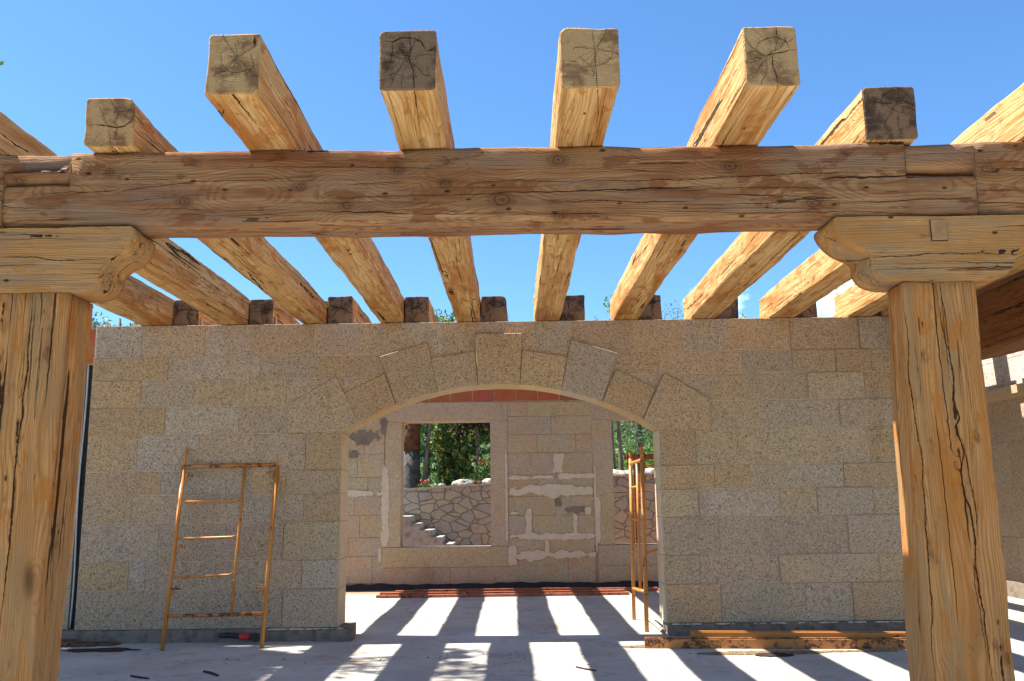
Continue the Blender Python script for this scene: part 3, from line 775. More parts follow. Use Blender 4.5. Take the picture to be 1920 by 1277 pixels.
# square inlay patch in the right corbel face
a, b = onY(1744, 412, YB-.016), onY(1777, 450, YB-.016)
bm = bmesh.new(); box(bm, (a.x, YB-.021, b.z), (b.x, YB-.005, a.z-.002)); box(bm, (a.x-.003, YB-.0165, b.z-.004), (b.x+.003, YB-.008, a.z-.001), 1)
pt = link('inlay_patch', bm, [simple('inlay_wood', (.36, .21, .095), .85, 14, .35, (.24, .12, .05), .004), BITU]); 
cob = [o for o in C.objects if o.name.startswith('timber_corbel')][0]
pt.parent = cob; pt.matrix_parent_inverse = (Matrix.Translation(cob.location) @ Matrix.Rotation(R(-90), 4, 'Z')).inverted()

# dark side beam on the right
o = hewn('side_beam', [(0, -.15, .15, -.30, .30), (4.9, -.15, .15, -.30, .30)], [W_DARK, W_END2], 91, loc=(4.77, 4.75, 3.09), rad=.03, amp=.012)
tag(o, 'dark brown side beam running back from the right corbel towards the right pavilion', 'beam')

# ------------------------------------------------------------------ rear wall with two windows
rear = empty('window_wall', (0, YR, 0), 'rear granite wall with two window openings and pale mortar smears, seen through the arch', 'wall')
def rp(px, py): q = onY(px, py, YR); return q.x, q.z
w1 = (rp(753, 793)[0], rp(919, 793)[0]); w2 = (rp(1146.5, 793)[0], rp(1146.5, 793)[0]+(w1[1]-w1[0]))
wz0, wz1 = rp(960, 1023.5)[1], rp(960, 789)[1]
wallz = rp(960, 753)[1]; wb = rp(960, 1094)[1]
YRB = YR+.34
RX0, RX1 = -6.2, 6.4
bm = bmesh.new()
segs = [(RX0, w1[0]-.006), (w1[1]+.006, w2[0]-.006), (w2[1]+.006, RX1)]
for a, b in segs: box(bm, (a, YR+.008, 0), (b, YRB, wallz))
for a, b in (w1, w2):
    box(bm, (a-.006, YR+.008, 0), (b+.006, YRB, wz0-.006)); box(bm, (a-.006, YR+.008, wz1+.006), (b+.006, YRB, wallz))
link('wall_core', bm, simple('mortar_rear', (.30, .235, .175), .95, 5, .3, bump=.004), rear).location = (0, -YR, 0)
bm = bmesh.new(); bm.loops.layers.float_color.new('tint')
RT = {'a': (.43, .365, .275), 'b': (.41, .36, .285), 'c': (.41, .335, .235), 'd': (.435, .36, .25)}
def rblk(x0, x1, z0, z1, k=None, pr=0., g=.0025):
    k = k or rnd.choice('abcd'); t_ = tuple(c*rnd.uniform(.93, 1.05) for c in RT[k])
    prismY(bm, [(x0+g, z0+g), (x1-g, z0+g), (x1-g, z1-g), (x0+g, z1-g)], YR-pr-rnd.uniform(0, .003), YR+.03, .003, 0, 0, t_)
JW = .31
ly = [rp(1030, y)[1] for y in (753, 780, 814.4, 848.6, 895, 930.5, 966, 1008, 1040, 1094)]
px = lambda v: rp(v, 900)[0]
pier = [px(952), px(1112)]
jn = [[990], [1035], [1008.5, 1081], [1044], [1007], [1041], [996.5, 1078], [1026], [1062]]
for r in range(9):
    xs = [pier[0]]+[px(j) for j in jn[r]]+[pier[1]]
    for a, b in zip(xs, xs[1:]): rblk(a, b, ly[r+1], ly[r])
ly2 = [rp(700, y)[1] for y in (755, 785, 851.6, 895, 930, 966, 1008, 1043, 1094)]
jn2 = [[660], [683], [670], [690], [665], [676], [655], [700]]
for r in range(8):
    xs = [px(720)]+[px(j) for j in jn2[r]]
    x = xs[-1]
    while x > RX0+.1: x -= rnd.uniform(.5, .9); xs.append(max(x, RX0))
    for b, a in zip(xs, xs[1:]): rblk(a, b, ly2[r+1], ly2[r], rnd.choice('bca'))
    # far right stretch
    x = w2[1]+JW
    while x < RX1-.1:
        nx_ = min(x+rnd.uniform(.5, .9), RX1); rblk(x, nx_, ly2[r+1], ly2[r]); x = nx_
zl = rp(960, 1093)[1]
sz = wz0-.003; sl = rp(960, 1062)[1]
rblk(px(715), pier[0], sl, sz-.001, 'd', .004); rblk(px(715), px(845), wb, sl, 'c'); rblk(px(845), pier[0], wb, sl, 'd')
rblk(pier[1]+.05, w2[1]+JW, sl, sz-.001, 'd', .004); rblk(pier[1]+.05, px(1200), wb, sl, 'd'); rblk(px(1200), w2[1]+JW, wb, sl, 'a')
link('block_masonry', bm, [G_REAR], rear).location = (0, -YR, 0)
for (a, b) in (w1, w2):
    bm = bmesh.new(); bm.loops.layers.float_color.new('tint')
    T1 = (.45, .38, .28)
    x0 = px(722) if a == w1[0] else pier[1]
    x1 = pier[0] if a == w1[0] else b+JW
    for q, tt in (([(x0, wz0+.003), (a, wz0+.003), (a, wz1), (x0, wz1)], T1), ([(b, wz0+.003), (x1, wz0+.003), (x1, wz1), (b, wz1)], (.44, .355, .275)), ([(x0-.02, wz1+.003), (x1, wz1+.003), (x1, wallz-.004), (x0-.02, wallz-.004)], (.43, .36, .285))):
        prismY(bm, q, YR-.008, YRB+.004, .003, 0, 1, tt)
    link('window_surround', bm, [G_REAR, G_SAWN], rear).location = (0, -YR, 0)
bm = bmesh.new(); bm.loops.layers.float_color.new('tint')
for r in range(2):
    x = RX0+r*.15
    while x < RX1-.3:
        z0 = wallz+.012+r*.2
        prismY(bm, [(x+.004, z0+.004), (x+.36, z0+.004), (x+.36, z0+.190), (x+.004, z0+.190)], YR+.01, YR+.26, .002, 0, 0, tuple(c*rnd.uniform(.8, 1.1) for c in (.36, .12, .065))); x += .368
link('brick_course', bm, [BRICK], rear).location = (0, -YR, 0)
bm = bmesh.new(); box(bm, (RX0, YR+.02, wallz), (RX1, YR+.25, ZR-.005)); link('brick_mortar', bm, MORTAR, rear).location = (0, -YR, 0)
# mortar smears: ragged thin pats
def smear(bm, x0, y0, x1, y1, seed, rag=.3, th=.006):
    a, b = onY(x0, y0, YR), onY(x1, y1, YR); cx, cz = (a.x+b.x)/2, (a.z+b.z)/2
    hw, hh = abs(b.x-a.x)/2, abs(b.z-a.z)/2; n = max(28, int(2*(hw+hh)*2/.022))
    pts = []; per = 4*(hw+hh)
    for i in range(n):
        s = per*i/n
        if s < 2*hw: p = (-hw+s, -hh); nn = (0, -1)
        elif s < 2*hw+2*hh: p = (hw, -hh+s-2*hw); nn = (1, 0)
        elif s < 4*hw+2*hh: p = (hw-(s-2*hw-2*hh), hh); nn = (0, 1)
        else: p = (-hw, hh-(s-4*hw-2*hh)); nn = (-1, 0)
        m_ = min(hw, hh)
        # round the corners
        ex = abs(p[0])/hw; ez = abs(p[1])/hh
        q = (ex**5+ez**5)**(1/5) if (ex+ez) > 0 else 1
        X_, Z_ = p[0]/q, p[1]/q
        d = m_*rag*(1.5*N(X_*4+cx, Z_*4+cz, 0, seed)+1.1*N(X_*14, Z_*14, 1, seed))+.012*N(X_*45, Z_*45, 2, seed)
        pts.append((cx+X_+nn[0]*d, cz+Z_+nn[1]*d))
    yb_, yf = YR+.001-.012, YR-.012-th
    vb = [bm.verts.new((p[0], YR-.001, p[1])) for p in pts]
    vf = [bm.verts.new((cx+(p[0]-cx)*.985, yf+.003*N(p[0]*9, p[1]*9, 0, seed), cz+(p[1]-cz)*.97)) for p in pts]
    for i in range(n): bm.faces.new((vb[i], vb[(i+1) % n], vf[(i+1) % n], vf[i]))
    bm.faces.new(vf)
bm = bmesh.new()
SM = [(716, 874, 728, 1026, .5), (709, 1027, 715, 1054, .3), (640, 920, 701, 931, .5), (707, 923, 717, 929, .4), (947, 845, 953, 1022, .35),
      (953, 912, 1114, 928, .75), (1047, 887, 1114, 898, .6), (1036, 850, 1058, 888, .5), (1113, 866, 1121, 1046, .5), (1115, 930, 1127, 1018, .4),
      (954, 1001, 1117, 1010, .9), (986, 953, 998, 1004, .45), (1074, 963, 1083, 1004, .45), (1096, 951, 1108, 964, .3), (958, 958, 972, 965, .5),
      (953, 1035, 1118, 1046, .9), (953, 1024, 970, 1059, .4), (953, 893, 1040, 898, .8), (1022, 1010, 1030, 1038, .3)]
for i, s in enumerate(SM): smear(bm, *s[:4], 100+i, s[4]*.75, th=.004+.0007*i)
link('mortar_smears', bm, PLAST, rear, norm=True).location = (0, -YR, 0)
bm = bmesh.new()
for i, s in enumerate([(1040, 932, 1054, 950, .5), (1060, 951, 1108, 962, .6), (655, 808, 712, 830, .9), (652, 847, 672, 858, .5), (714, 786, 724, 815, .5)]): smear(bm, *s[:4], 150+i, s[4], .001+.0006*i)
link('grey_mortar_smears', bm, PLASTD, rear).location = (0, -YR, 0)
bm = bmesh.new()
nb = 160
va, vb_, vc = [], [], []
for i in range(nb+1):
    x = RX0+(RX1-RX0)*i/nb; h = wb+.012+.03*N(x*5, 0, 0, 8)+.012*N(x*21, 0, 0, 8)
    va.append(bm.verts.new((x, YR-.012, h))); vb_.append(bm.verts.new((x, YR-.045+.02*N(x*9, 0, 3, 2), h*.5))); vc.append(bm.verts.new((x, YR-.12+.04*N(x*6, 4, 0, 2), -.01)))
for i in range(nb):
    bm.faces.new((va[i], va[i+1], vb_[i+1], vb_[i])); bm.faces.new((vb_[i], vb_[i+1], vc[i+1], vc[i]))
link('damp_proof_membrane', bm, BITU, rear, smooth=True).location = (0, -YR, 0)

# ------------------------------------------------------------------ yard behind: retaining wall, steps, garden
YT = 18.2
def tz(x):
    a, b = onY(838, 912, YT), onY(1190, 890, YT)
    return a.z+(b.z-a.z)*(x-a.x)/(b.x-a.x)
rw = empty('retaining_wall', (0, YT, 0), 'retaining wall of irregular polygonal stones seen through both windows', 'wall')
bm = bmesh.new()
xs = [-9+i*1. for i in range(20)]
for a, b in zip(xs, xs[1:]):
    vs = [bm.verts.new(p) for p in ((a, YT, -.4), (b, YT, -.4), (b, YT, tz(b)-.03), (a, YT, tz(a)-.03), (a, YT+.4, -.4), (b, YT+.4, -.4), (b, YT+.4, tz(b)-.03), (a, YT+.4, tz(a)-.03))]
    for q in ((0, 1, 2, 3), (7, 6, 5, 4), (3, 2, 6, 7)): bm.faces.new([vs[i] for i in q])
link('stone_face', bm, POLY, rw).location = (0, -YT, 0)
bm = bmesh.new(); x = -9
while x < 10:
    wd = rnd.uniform(.35, .7)
    vs = [bm.verts.new(p) for p in ((x+.005, YT-.03, tz(x)-.028), (x+wd-.005, YT-.03, tz(x+wd)-.028), (x+wd-.005, YT-.03, tz(x+wd)+.01), (x+.005, YT-.03, tz(x)+.01), (x+.005, YT+.42, tz(x)-.028), (x+wd-.005, YT+.42, tz(x+wd)-.028), (x+wd-.005, YT+.42, tz(x+wd)+.01), (x+.005, YT+.42, tz(x)+.01))]
    for q in ((0, 1, 2, 3), (7, 6, 5, 4), (3, 2, 6, 7), (0, 4, 5, 1), (0, 3, 7, 4), (1, 5, 6, 2)): bm.faces.new([vs[i] for i in q])
    x += wd
link('coping', bm, PALE, rw).location = (0, -YT, 0)
# steps descending to the right
YS = 17.3
bm = bmesh.new()
sp = [(770, 968), (787, 981.5), (810, 994), (829, 1007), (849, 1020)]
zlast = None
for i, (x, y) in enumerate(sp):
    q = onY(x, y, YS); x0 = onY(sp[i-1][0], y, YS).x if i else -7
    b0 = bm.verts
    rough_box(bm, (x0-.12 if i else -7, YS, -.3), (q.x, YT-.003, q.z), 30+i, .010, .10)
for k in range(2):
    q = onY(849+20*(k+1), 1020, YS); z = onY(849, 1020, YS).z-.16*(k+1)
    rough_box(bm, (q.x-.3, YS, -.3), (q.x, YT-.003, z), 40+k, .01, .1)
tag(link('garden_steps', bm, STEP), 'rough stone steps descending to the right in front of the retaining wall', 'steps')

def leaf_cloud(bm, centres, n, size, seed, spread=1., up=.3, asp=.5):
    rr = random.Random(seed); lay = bm.loops.layers.float_color.get('tint') or bm.loops.layers.float_color.new('tint')
    for i in range(n):
        c, rad = centres[rr.randrange(len(centres))]
        d = Vector((rr.gauss(0, 1), rr.gauss(0, 1), rr.gauss(0, 1))).normalized()*rr.random()**.45
        p = Vector(c)+Vector((d.x*rad[0], d.y*rad[1], d.z*rad[2]))
        nrm = Vector((rr.gauss(0, 1), rr.gauss(0, 1), rr.gauss(0, .8)+up)).normalized()
        a = nrm.orthogonal().normalized(); a = Matrix.Rotation(rr.random()*6.3, 3, nrm) @ a; b = nrm.cross(a)
        s = size*rr.uniform(.6, 1.3)
        vs = [bm.verts.new(p+a*s), bm.verts.new(p+b*s*asp+nrm*s*.15), bm.verts.new(p-a*s), bm.verts.new(p-b*s*asp+nrm*s*.15)]
        f = bm.faces.new(vs); t1, t2 = rr.random(), rr.random()
        for l in f.loops: l[lay] = (t1, t2, 0, 1)
def tree(name, base, h, crown, n, size, leafm, seed, label, cat='tree', trunk=None, r0=.09, bark=None, nb=7, asp=.5, group=None, lean=0., clump=.42):
    """crown=(cz, rx, rz): centre height above base, radii"""
    rr = random.Random(seed); o = empty(name, base, label, cat, group)
    bm = bmesh.new(); cz, rx, rz = crown
    pts = [(lean*t+.05*h*.2*math.sin(t*4+seed), .03*math.sin(t*5), h*t) for t in [i/8 for i in range(9)]]
    tube(bm, pts, [r0*(1-.75*i/8) for i in range(9)], 8)
    cs = []
    for k in range(nb):
        t = rr.uniform(.35, .98); p0 = Vector(pts[min(8, int(t*8))])
        an = rr.random()*6.283; q = rr.random()**.5
        e = Vector((lean+math.cos(an)*rx*q*.75, math.sin(an)*rx*q*.75, cz+rr.uniform(-.8, .8)*rz))
        tube(bm, [p0, p0.lerp(e, .5)+Vector((0, 0, .1)), e], [r0*.35, r0*.22, r0*.08], 5)
        cs.append((e, (rx*clump*rr.uniform(.7, 1.3), rx*clump*rr.uniform(.7, 1.3), rz*clump*rr.uniform(.7, 1.2))))
    link('trunk', bm, bark or BARK, o, smooth=False)
    bm = bmesh.new(); leaf_cloud(bm, cs, n, size, seed, asp=asp)
    link('crown', bm, leafm, o, norm=False)
    return o
def gp(px_, Y): q = onY(px_, 900, Y); return (q.x, Y, gz(q.x, Y)-.05)
# palm with fibrous upper trunk
b = gp(772, 19.6); pal = empty('palm_tree', b, 'palm with a thick grey trunk turning reddish brown higher up, in the left window', 'tree')
bm = bmesh.new(); tube(bm, [(0, 0, z) for z in (0, .3, .7, 1.15)], [.27, .22, .19, .18], 14); link('trunk', bm, BARKP, pal)
bm = bmesh.new(); tube(bm, [(0, 0, 1.14), (.0, 0, 1.5), (.02, 0, 2.1), (.02, 0, 2.4)], [.19, .185, .185, .16], 14); link('fibre_trunk', bm, BARKR, pal)
for k in range(16):
    an = k*2.4; bm = bmesh.new(); lay = bm.loops.layers.float_color.new('tint'); rr = random.Random(k)
    el = rr.uniform(.1, 1.2); L_ = 1.25
    prev = None
    for j in range(15):
        t = j/14; p = Vector((math.cos(an)*L_*t*math.cos(el*(1-t)), math.sin(an)*L_*t*math.cos(el*(1-t)), 2.35+math.sin(el)*L_*t-1.0*t*t))
        if j:
            dd = (p-prev).normalized(); sd = dd.cross(Vector((0, 0, 1))).normalized()
            for s in (-1, 1):
                e = p+sd*s*.33*(1-.6*t)+dd*.18-Vector((0, 0, .12))
                f = bm.faces.new([bm.verts.new(p-dd*.02), bm.verts.new(e), bm.verts.new(p+dd*.025)])
                for l in f.loops: l[lay] = (rr.random(), 0, 0, 1)
        prev = p
    link('frond', bm, L_GRN, pal, norm=False)
tree('slender_tree', gp(795, 19.4), 4.0, (3.7, .7, .5), 900, .05, L_GRN, 5, 'slender tree with a thin pale leaning trunk beside the palm', r0=.05, lean=.25)
for i, (p_, Y_, s_) in enumerate([(800, 24, 1.), (835, 23.4, 1.05), (872, 25, 1.), (745, 25, 1.)]):
    o = empty('conifer', gp(p_, Y_), ['dark conifer behind the slender pale trunk in the first window', 'dark conifer between the slender trunk and the yellow leaved magnolia', 'dark conifer behind the yellow leaved magnolia', 'dark conifer behind the palm trunk'][i], 'tree', 'conifers beyond the retaining wall')
    bm = bmesh.new(); tube(bm, [(0, 0, 0), (0, 0, 4.2)], [.12, .03], 7); link('trunk', bm, BARK, o)
    cs = []; rr = random.Random(i)
    for k in range(46):
        z = rr.uniform(.25, 4.3); r_ = (4.7-z)/4.7*1.05; an = rr.random()*6.28
        cs.append(((math.cos(an)*r_*.8, math.sin(an)*r_*.8, z), (.36, .36, .10)))
    bm = bmesh.new(); leaf_cloud(bm, cs, 5200, .055, i, asp=.35); link('crown', bm, L_CON, o, norm=False)
tree('magnolia', gp(858, 20.2), 2.6, (1.45, .62, 1.25), 2600, .075, L_MAG, 11, 'magnolia with glossy yellow and green leaves in the middle of the first window', nb=16, asp=.45, clump=.40)
tree('purple_leaf_tree', gp(893, 19.7), 3.2, (2.35, .75, .75), 2600, .05, L_PUR, 12, 'small tree with very dark purple leaves at the right of the first window', nb=10, r0=.045)
tree('magnolia', gp(925, 21), 3.2, (2.4, .8, 1.3), 2200, .07, L_MAG, 13, 'magnolia with pale yellow leaves, half hidden by the right edge of the first window', nb=10)
tree('lemon_tree', gp(1150, 19.6), 3.2, (2.4, .55, .9), 1500, .055, L_LEM, 14, 'small tree hung with pale yellow fruit at the left of the second window', nb=9, r0=.05)
tree('slender_tree', gp(1165, 19.3), 4.2, (3.8, .6, .6), 700, .05, L_GRN, 15, 'slender dark trunked tree in the second window, left of the scaffold frame', r0=.055)
tree('olive_tree', gp(1205, 25), 4.2, (2.7, 1.7, 1.5), 6500, .05, L_OLI, 16, 'silvery green olive tree in the second window behind the scaffold frame', nb=16, asp=.3, r0=.12)
tree('olive_tree', gp(1290, 29), 4.6, (3.2, 2.2, 1.7), 6000, .06, L_OLI, 17, 'silvery olive tree further back and right of the one behind the scaffold frame', nb=16, asp=.3, r0=.12)
tree('tall_tree', (-10.9, 24, 1.6), 4.9, (4.15, 1.5, .95), 4200, .07, L_OLI, 18, 'tree top rising above the left end of the arch wall beside the brick', nb=14, asp=.5, r0=.14)
tree('tall_tree', (4.35, 16.9, -.3), 4.9, (4.9, .32, .75), 420, .05, L_GRN, 19, 'leafy twig tips poking over the wall beside the eighth rafter on the right', nb=7, r0=.04, clump=.55)
tree('tall_tree', (1.75, 17.4, -.3), 4.9, (5.0, .18, .30), 120, .03, L_GRN, 20, 'tiny sprig just showing over the wall right of the arch keystone', nb=4, r0=.03, clump=.5)
tree('tall_tree', (6.45, 17.0, -.3), 5.0, (5.2, .16, .60), 150, .025, L_OLI, 22, 'thin dry sprig over the right end of the wall beside the ninth rafter', nb=6, r0=.02, clump=.6)
# background shrubs as one mass
bm = bmesh.new(); rr = random.Random(4); cs = []
for k in range(130):
    x = rr.uniform(-9, 10); y = rr.uniform(24.5, 31); cs.append(((x, y, gz(x, y)+rr.uniform(.1, 1.9)), (.7, .6, .55)))
for k in range(110):
    x = rr.uniform(-10, 14); y = rr.uniform(31, 44); cs.append(((x, y, gz(x, y)+rr.uniform(.1, 1.6)), (1., .8, .6)))
leaf_cloud(bm, cs, 30000, .085, 4)
tag(link('shrubbery', bm, L_GRN, norm=False), 'mass of mixed green shrubs filling the slope behind the garden trees', 'shrubs', kind='stuff')
# red flowers and low plants behind the coping
for i, (p_, Y_, dz, m_) in enumerate([(797, 19.0, .0, L_RED), (908, 19.2, .35, L_RED), (1190, 19.0, .0, L_RED), (893, 19.0, .0, L_RED)]):
    q = onY(p_, 905 if dz == 0 else 865, Y_); o = empty('flower_bush', (q.x, Y_, gz(q.x, Y_)), ['red flowers at the foot of the slender pale trunk', 'red flowers high under the dark purple leaves', 'red flowers behind the coping in the second window', 'red flowers low beside the purple leaf tree'][i], 'flowers', 'red flowering bushes in the garden')
    bm = bmesh.new(); h = q.z-gz(q.x, Y_)
    leaf_cloud(bm, [((0, 0, h*.5), (.22, .15, max(.12, h*.5)))], 420, .04, 50+i); link('foliage', bm, L_GRN, o, norm=False)
    bm = bmesh.new(); leaf_cloud(bm, [((0, -.1, h), (.14, .08, .09))], 26, .022, 60+i, asp=.9); link('blossom', bm, L_RED, o, norm=False)
for i, (px0, s) in enumerate([(866, .16), (878, .13), (855, .10), (915, .14), (1152, .16), (1165, .13), (1180, .12), (1222, .15), (828, .08)]):
    q = onY(px0, 900, 18.75); bm = bmesh.new(); bmesh.ops.create_icosphere(bm, subdivisions=3, radius=s)
    for v in bm.verts: v.co *= 1+.3*N(v.co.x*9, v.co.y*9, v.co.z*9, i); v.co.z *= .6
    tag(link('garden_rock', bm, PALE, loc=(q.x, 18.75, tz(q.x)+.04)), 'pale garden rock behind the coping, seen in the %s window opening' % ('left' if px0 < 1000 else 'right'), 'rock', 'pale rocks behind the coping in the %s window' % ('left' if px0 < 1000 else 'right'))
# rusty steel table of the yard in the second window
q0, q1 = onY(1172, 856, 17.0), onY(1245, 856, 17.0)
tb = empty('steel_trestle', ((q0.x+q1.x)/2, 17, -.3), 'rusty steel trestle standing outside the second window', 'trestle')
bm = bmesh.new(); hw = (q1.x-q0.x)/2; hz = q0.z+.3
for dy in (-.2, .2): box(bm, (-hw, dy-.03, hz-.05), (hw+.6, dy+.03, hz+.03))
for k in range(6): box(bm, (-hw+.1+k*.2, -.2, hz+.031), (-hw+.16+k*.2, .2, hz+.05))
link('top_rail', bm, RUST, tb)
for dx in (hw+.5,):
    for dy in (-.2, .2):
        bm = bmesh.new(); box(bm, (dx-.03, dy-.025, 0), (dx+.03, dy+.025, hz-.051)); link('leg', bm, RUST, tb)
for dy in (-.2, .2):
    bm = bmesh.new(); box(bm, (-.25, dy-.015, 0), (-.22, dy+.015, hz-.051)); link('leg', bm, RUST, tb)

# ------------------------------------------------------------------ tree above the left: twigs at the edge, dappled shade on the floor
tr = empty('shade_tree', (-10.6, 8.0, 0), 'tree whose leaf tips enter at the upper left edge and dapple the floor', 'tree')
bm = bmesh.new(); rr = random.Random(9)
tube(bm, [(0, 0, 0), (.2, .1, 3), (.6, .2, 6), (1.2, .1, 8.2)], [.3, .25, .18, .09], 10)
cs = []
for (x, y, z, s) in [(-6.5, 8.9, 8.3, .55), (-6.0, 9.25, 8.5, .42), (-5.75, 8.75, 8.6, .40), (-6.9, 9.4, 8.2, .50), (-5.6, 9.5, 8.2, .30), (-7.2, 8.6, 8.4, .7), (-6.3, 8.2, 9.0, .6), (-5.7, 8.1, 8.9, .45), (-7.9, 9.1, 8.4, .7), (-7.2, 7.6, 8.7, .7), (-8.4, 8.0, 8.4, .8), (-9.0, 9.0, 8.9, .9), (-9.3, 7.4, 7.6, .8), (-7.4, 9.5, 7.9, .5), (-8.3, 9.2, 8.2, .8), (-8.9, 9.6, 8.0, .8), (-8.0, 8.6, 8.6, .8), (-8.8, 8.9, 8.5, .8), (-9.6, 9.5, 8.3, .9), (-8.3, 9.8, 7.8, .6), (-8.6, 8.4, 8.9, .8), (-9.4, 8.6, 8.2, .9), (-10.3, 9.3, 8.2, .9), (-7.9, 9.3, 8.6, .6), (-8.1, 8.3, 8.2, .7), (-8.4, 9.5, 8.7, .7), (-7.8, 8.9, 8.0, .5)]:
    e = Vector((x+10.6, y-8, z)); p0 = Vector((.6, .2, 6))
    tube(bm, [p0, p0.lerp(e, .5)+Vector((0, 0, .25)), e], [.07, .04, .012], 5)
    cs.append((e, (s, s, s*.28)))
q = onY(-3, 122, 8.8); e = Vector((q.x+10.6, .8, q.z)); tube(bm, [Vector((.4, .15, 4.5)), e+Vector((-1.5, -.2, .2)), e+Vector((-.05, 0, 0))], [.05, .03, .008], 5)
link('trunk', bm, BARK, tr)
bm = bmesh.new(); leaf_cloud(bm, cs[:14], 1250, .10, 9, asp=.45); leaf_cloud(bm, cs[14:], 9500, .12, 19, asp=.55); leaf_cloud(bm, [(e+Vector((-.07, 0, 0)), (.10, .1, .10))], 26, .04, 3, asp=.4)
link('crown', bm, L_GRN, tr, norm=False)

# ------------------------------------------------------------------ scaffold frames
def clip(bm, p, d=Vector((1, 0, 0))):
    box(bm, tuple(p+Vector((0, -.018, -.012))), tuple(p+Vector((.075, .006, .012)))); box(bm, tuple(p+Vector((.02, -.03, -.05))), tuple(p+Vector((.035, -.012, .03))))
f0, f1 = onZ(305, 1220), onZ(490, 1215); t0, t1 = onY(350, 841, YW-.045), onY(521, 838, YW-.045)
nrm = (f1-f0).cross(t0-f0).normalized()
Z = lambda zx, zy: onP(280+zx/3.115, 820+zy/3.115, f0, nrm)
fr = empty('scaffold_frame', (f0+f1)/2, 'orange scaffold frame leaning against the arch wall on the left', 'scaffold frame', 'orange scaffold frames')
def fpart(name, fn, m=ORANGE):
    bm = bmesh.new(); fn(bm); o = link(name, bm, m, fr); o.location = -fr.location; return o
fpart('leg', lambda bm: (tube(bm, [Z(75, 1245), Z(203, 165)], .022), tube(bm, [Z(203, 165), Z(222, 66)], .015)))
fpart('leg', lambda bm: (tube(bm, [Z(655, 1235), Z(746, 165)], .022), tube(bm, [Z(746, 165), Z(756, 54)], .021)))
fpart('top_bar', lambda bm: tube(bm, [Z(208, 172), Z(740, 160)], .021), ORANGE2)
fpart('bottom_bar', lambda bm: tube(bm, [Z(100, 1045), Z(665, 1030)], .019), ORANGE2)
fpart('inner_post', lambda bm: tube(bm, [Z(557, 175), Z(478, 1035)], .016))
for a, b in (((200, 375), (528, 372)), ((172, 592), (505, 582)), ((145, 818), (485, 803))):
    fpart('rung', lambda bm: tube(bm, [Z(*a), Z(*a).lerp(Z(*b), .93), Z(*b)+Vector((0, 0, .012))], .0135))
for a, s in (((212, 225), 1), ((165, 640), 1), ((135, 885), 1), ((728, 208), -1), ((672, 878), -1)):
    bm = bmesh.new(); p = Z(*a); box(bm, (p.x if s > 0 else p.x-.08, p.y-.02, p.z-.008), (p.x+.08 if s > 0 else p.x, p.y-.002, p.z+.010)); box(bm, (p.x+s*.015-.008, p.y-.022, p.z-.07), (p.x+s*.015+.008, p.y-.006, p.z-.009)); box(bm, (p.x+s*.04-.006, p.y-.025, p.z+.0101), (p.x+s*.04+.006, p.y-.004, p.z+.03))
    o = link('brace_catch', bm, ORANGE2, fr); o.location = -fr.location
# second frame, standing nearly edge-on inside the arch
g0, g1 = onZ(1213, 1185), onZ(1189, 1162)
fr = empty('scaffold_frame', (g0+g1)/2, 'orange scaffold frame standing edge-on inside the arch near the right jamb', 'scaffold frame', 'orange scaffold frames')
up0 = onY(1203, 834, g0.y+.0)
axis = (g1-g0)
def G(u, z, dx=0): # u along from g0 to g1, z height, following the slight lean
    p = g0.lerp(g1, u); l0 = Vector(((up0.x-g0.x)/up0.z, 0, 1)); tp = onY(1181.6, 845, g1.y); l1 = Vector(((tp.x-g1.x)/tp.z, 0, 1))
    return p+l0.lerp(l1, u)*z
H0 = up0.z; H1 = onY(1181.6, 845, g1.y).z
fpart('leg', lambda bm: (tube(bm, [G(0, 0), G(0, H0-.16)], .024), tube(bm, [G(0, H0-.16), G(0, H0)], .019)))
fpart('leg', lambda bm: (tube(bm, [G(1, 0), G(1, H1-.1)], .022), tube(bm, [G(1, H1-.1), G(1, H1)], .017)))
fpart('top_bar', lambda bm: tube(bm, [G(0, H0-.17), G(1, H1-.16)], .02))
fpart('bottom_bar', lambda bm: tube(bm, [G(0, .42), G(1, .36)], .02))
fpart('inner_post', lambda bm: tube(bm, [G(.42, .40), G(.42, (H0+H1)/2-.17)], .016))
for z in (.80, 1.18, 1.56): fpart('rung', lambda bm: tube(bm, [G(.42, z), G(1, z+.0)], .0135))
fpart('diagonal_brace', lambda bm: tube(bm, [G(.0, .83), G(0, .86)+Vector((.42, .25, .06))], .012))
fpart('diagonal_brace', lambda bm: tube(bm, [G(.0, 1.80), G(0, 1.76)+Vector((.42, .25, .0))], .012))

# ------------------------------------------------------------------ steel channels on the ground
def channel(name, p0, p1, w_, h_, m, label, cat, group):
    p0, p1 = Vector(p0), Vector(p1); L_ = (p1-p0).length; th = .008
    bm = bmesh.new(); prof = [(0, 0), (w_, 0), (w_, h_), (w_-th, h_), (w_-th, th), (th, th), (th, h_), (0, h_)]
    prof = [(0, 0), (w_, 0), (w_, h_), (w_-.03, h_), (w_-.03, h_-th), (w_-th, h_-th), (w_-th, th), (th, th), (th, h_-th), (.03, h_-th), (.03, h_), (0, h_)]
    n = 14
    rings = [[bm.verts.new((L_*i/n, a, b)) for a, b in prof] for i in range(n+1)]
    k = len(prof)
    for r0, r1 in zip(rings, rings[1:]):
        for j in range(k): bm.faces.new((r0[j], r0[(j+1) % k], r1[(j+1) % k], r1[j]))
    bm.faces.new(rings[0][::-1]); bm.faces.new(rings[-1])
    o = link(name, bm, m, loc=p0, rot=(0, 0, math.atan2(p1.y-p0.y, p1.x-p0.x)))
    return tag(o, label, cat, group)
GRP = 'orange formwork channels lying along the foot of the arch wall'
a = onY(1209, 1215, 9.05); 
q = onZ(1210, 1216); q2 = onZ(1760, 1219)
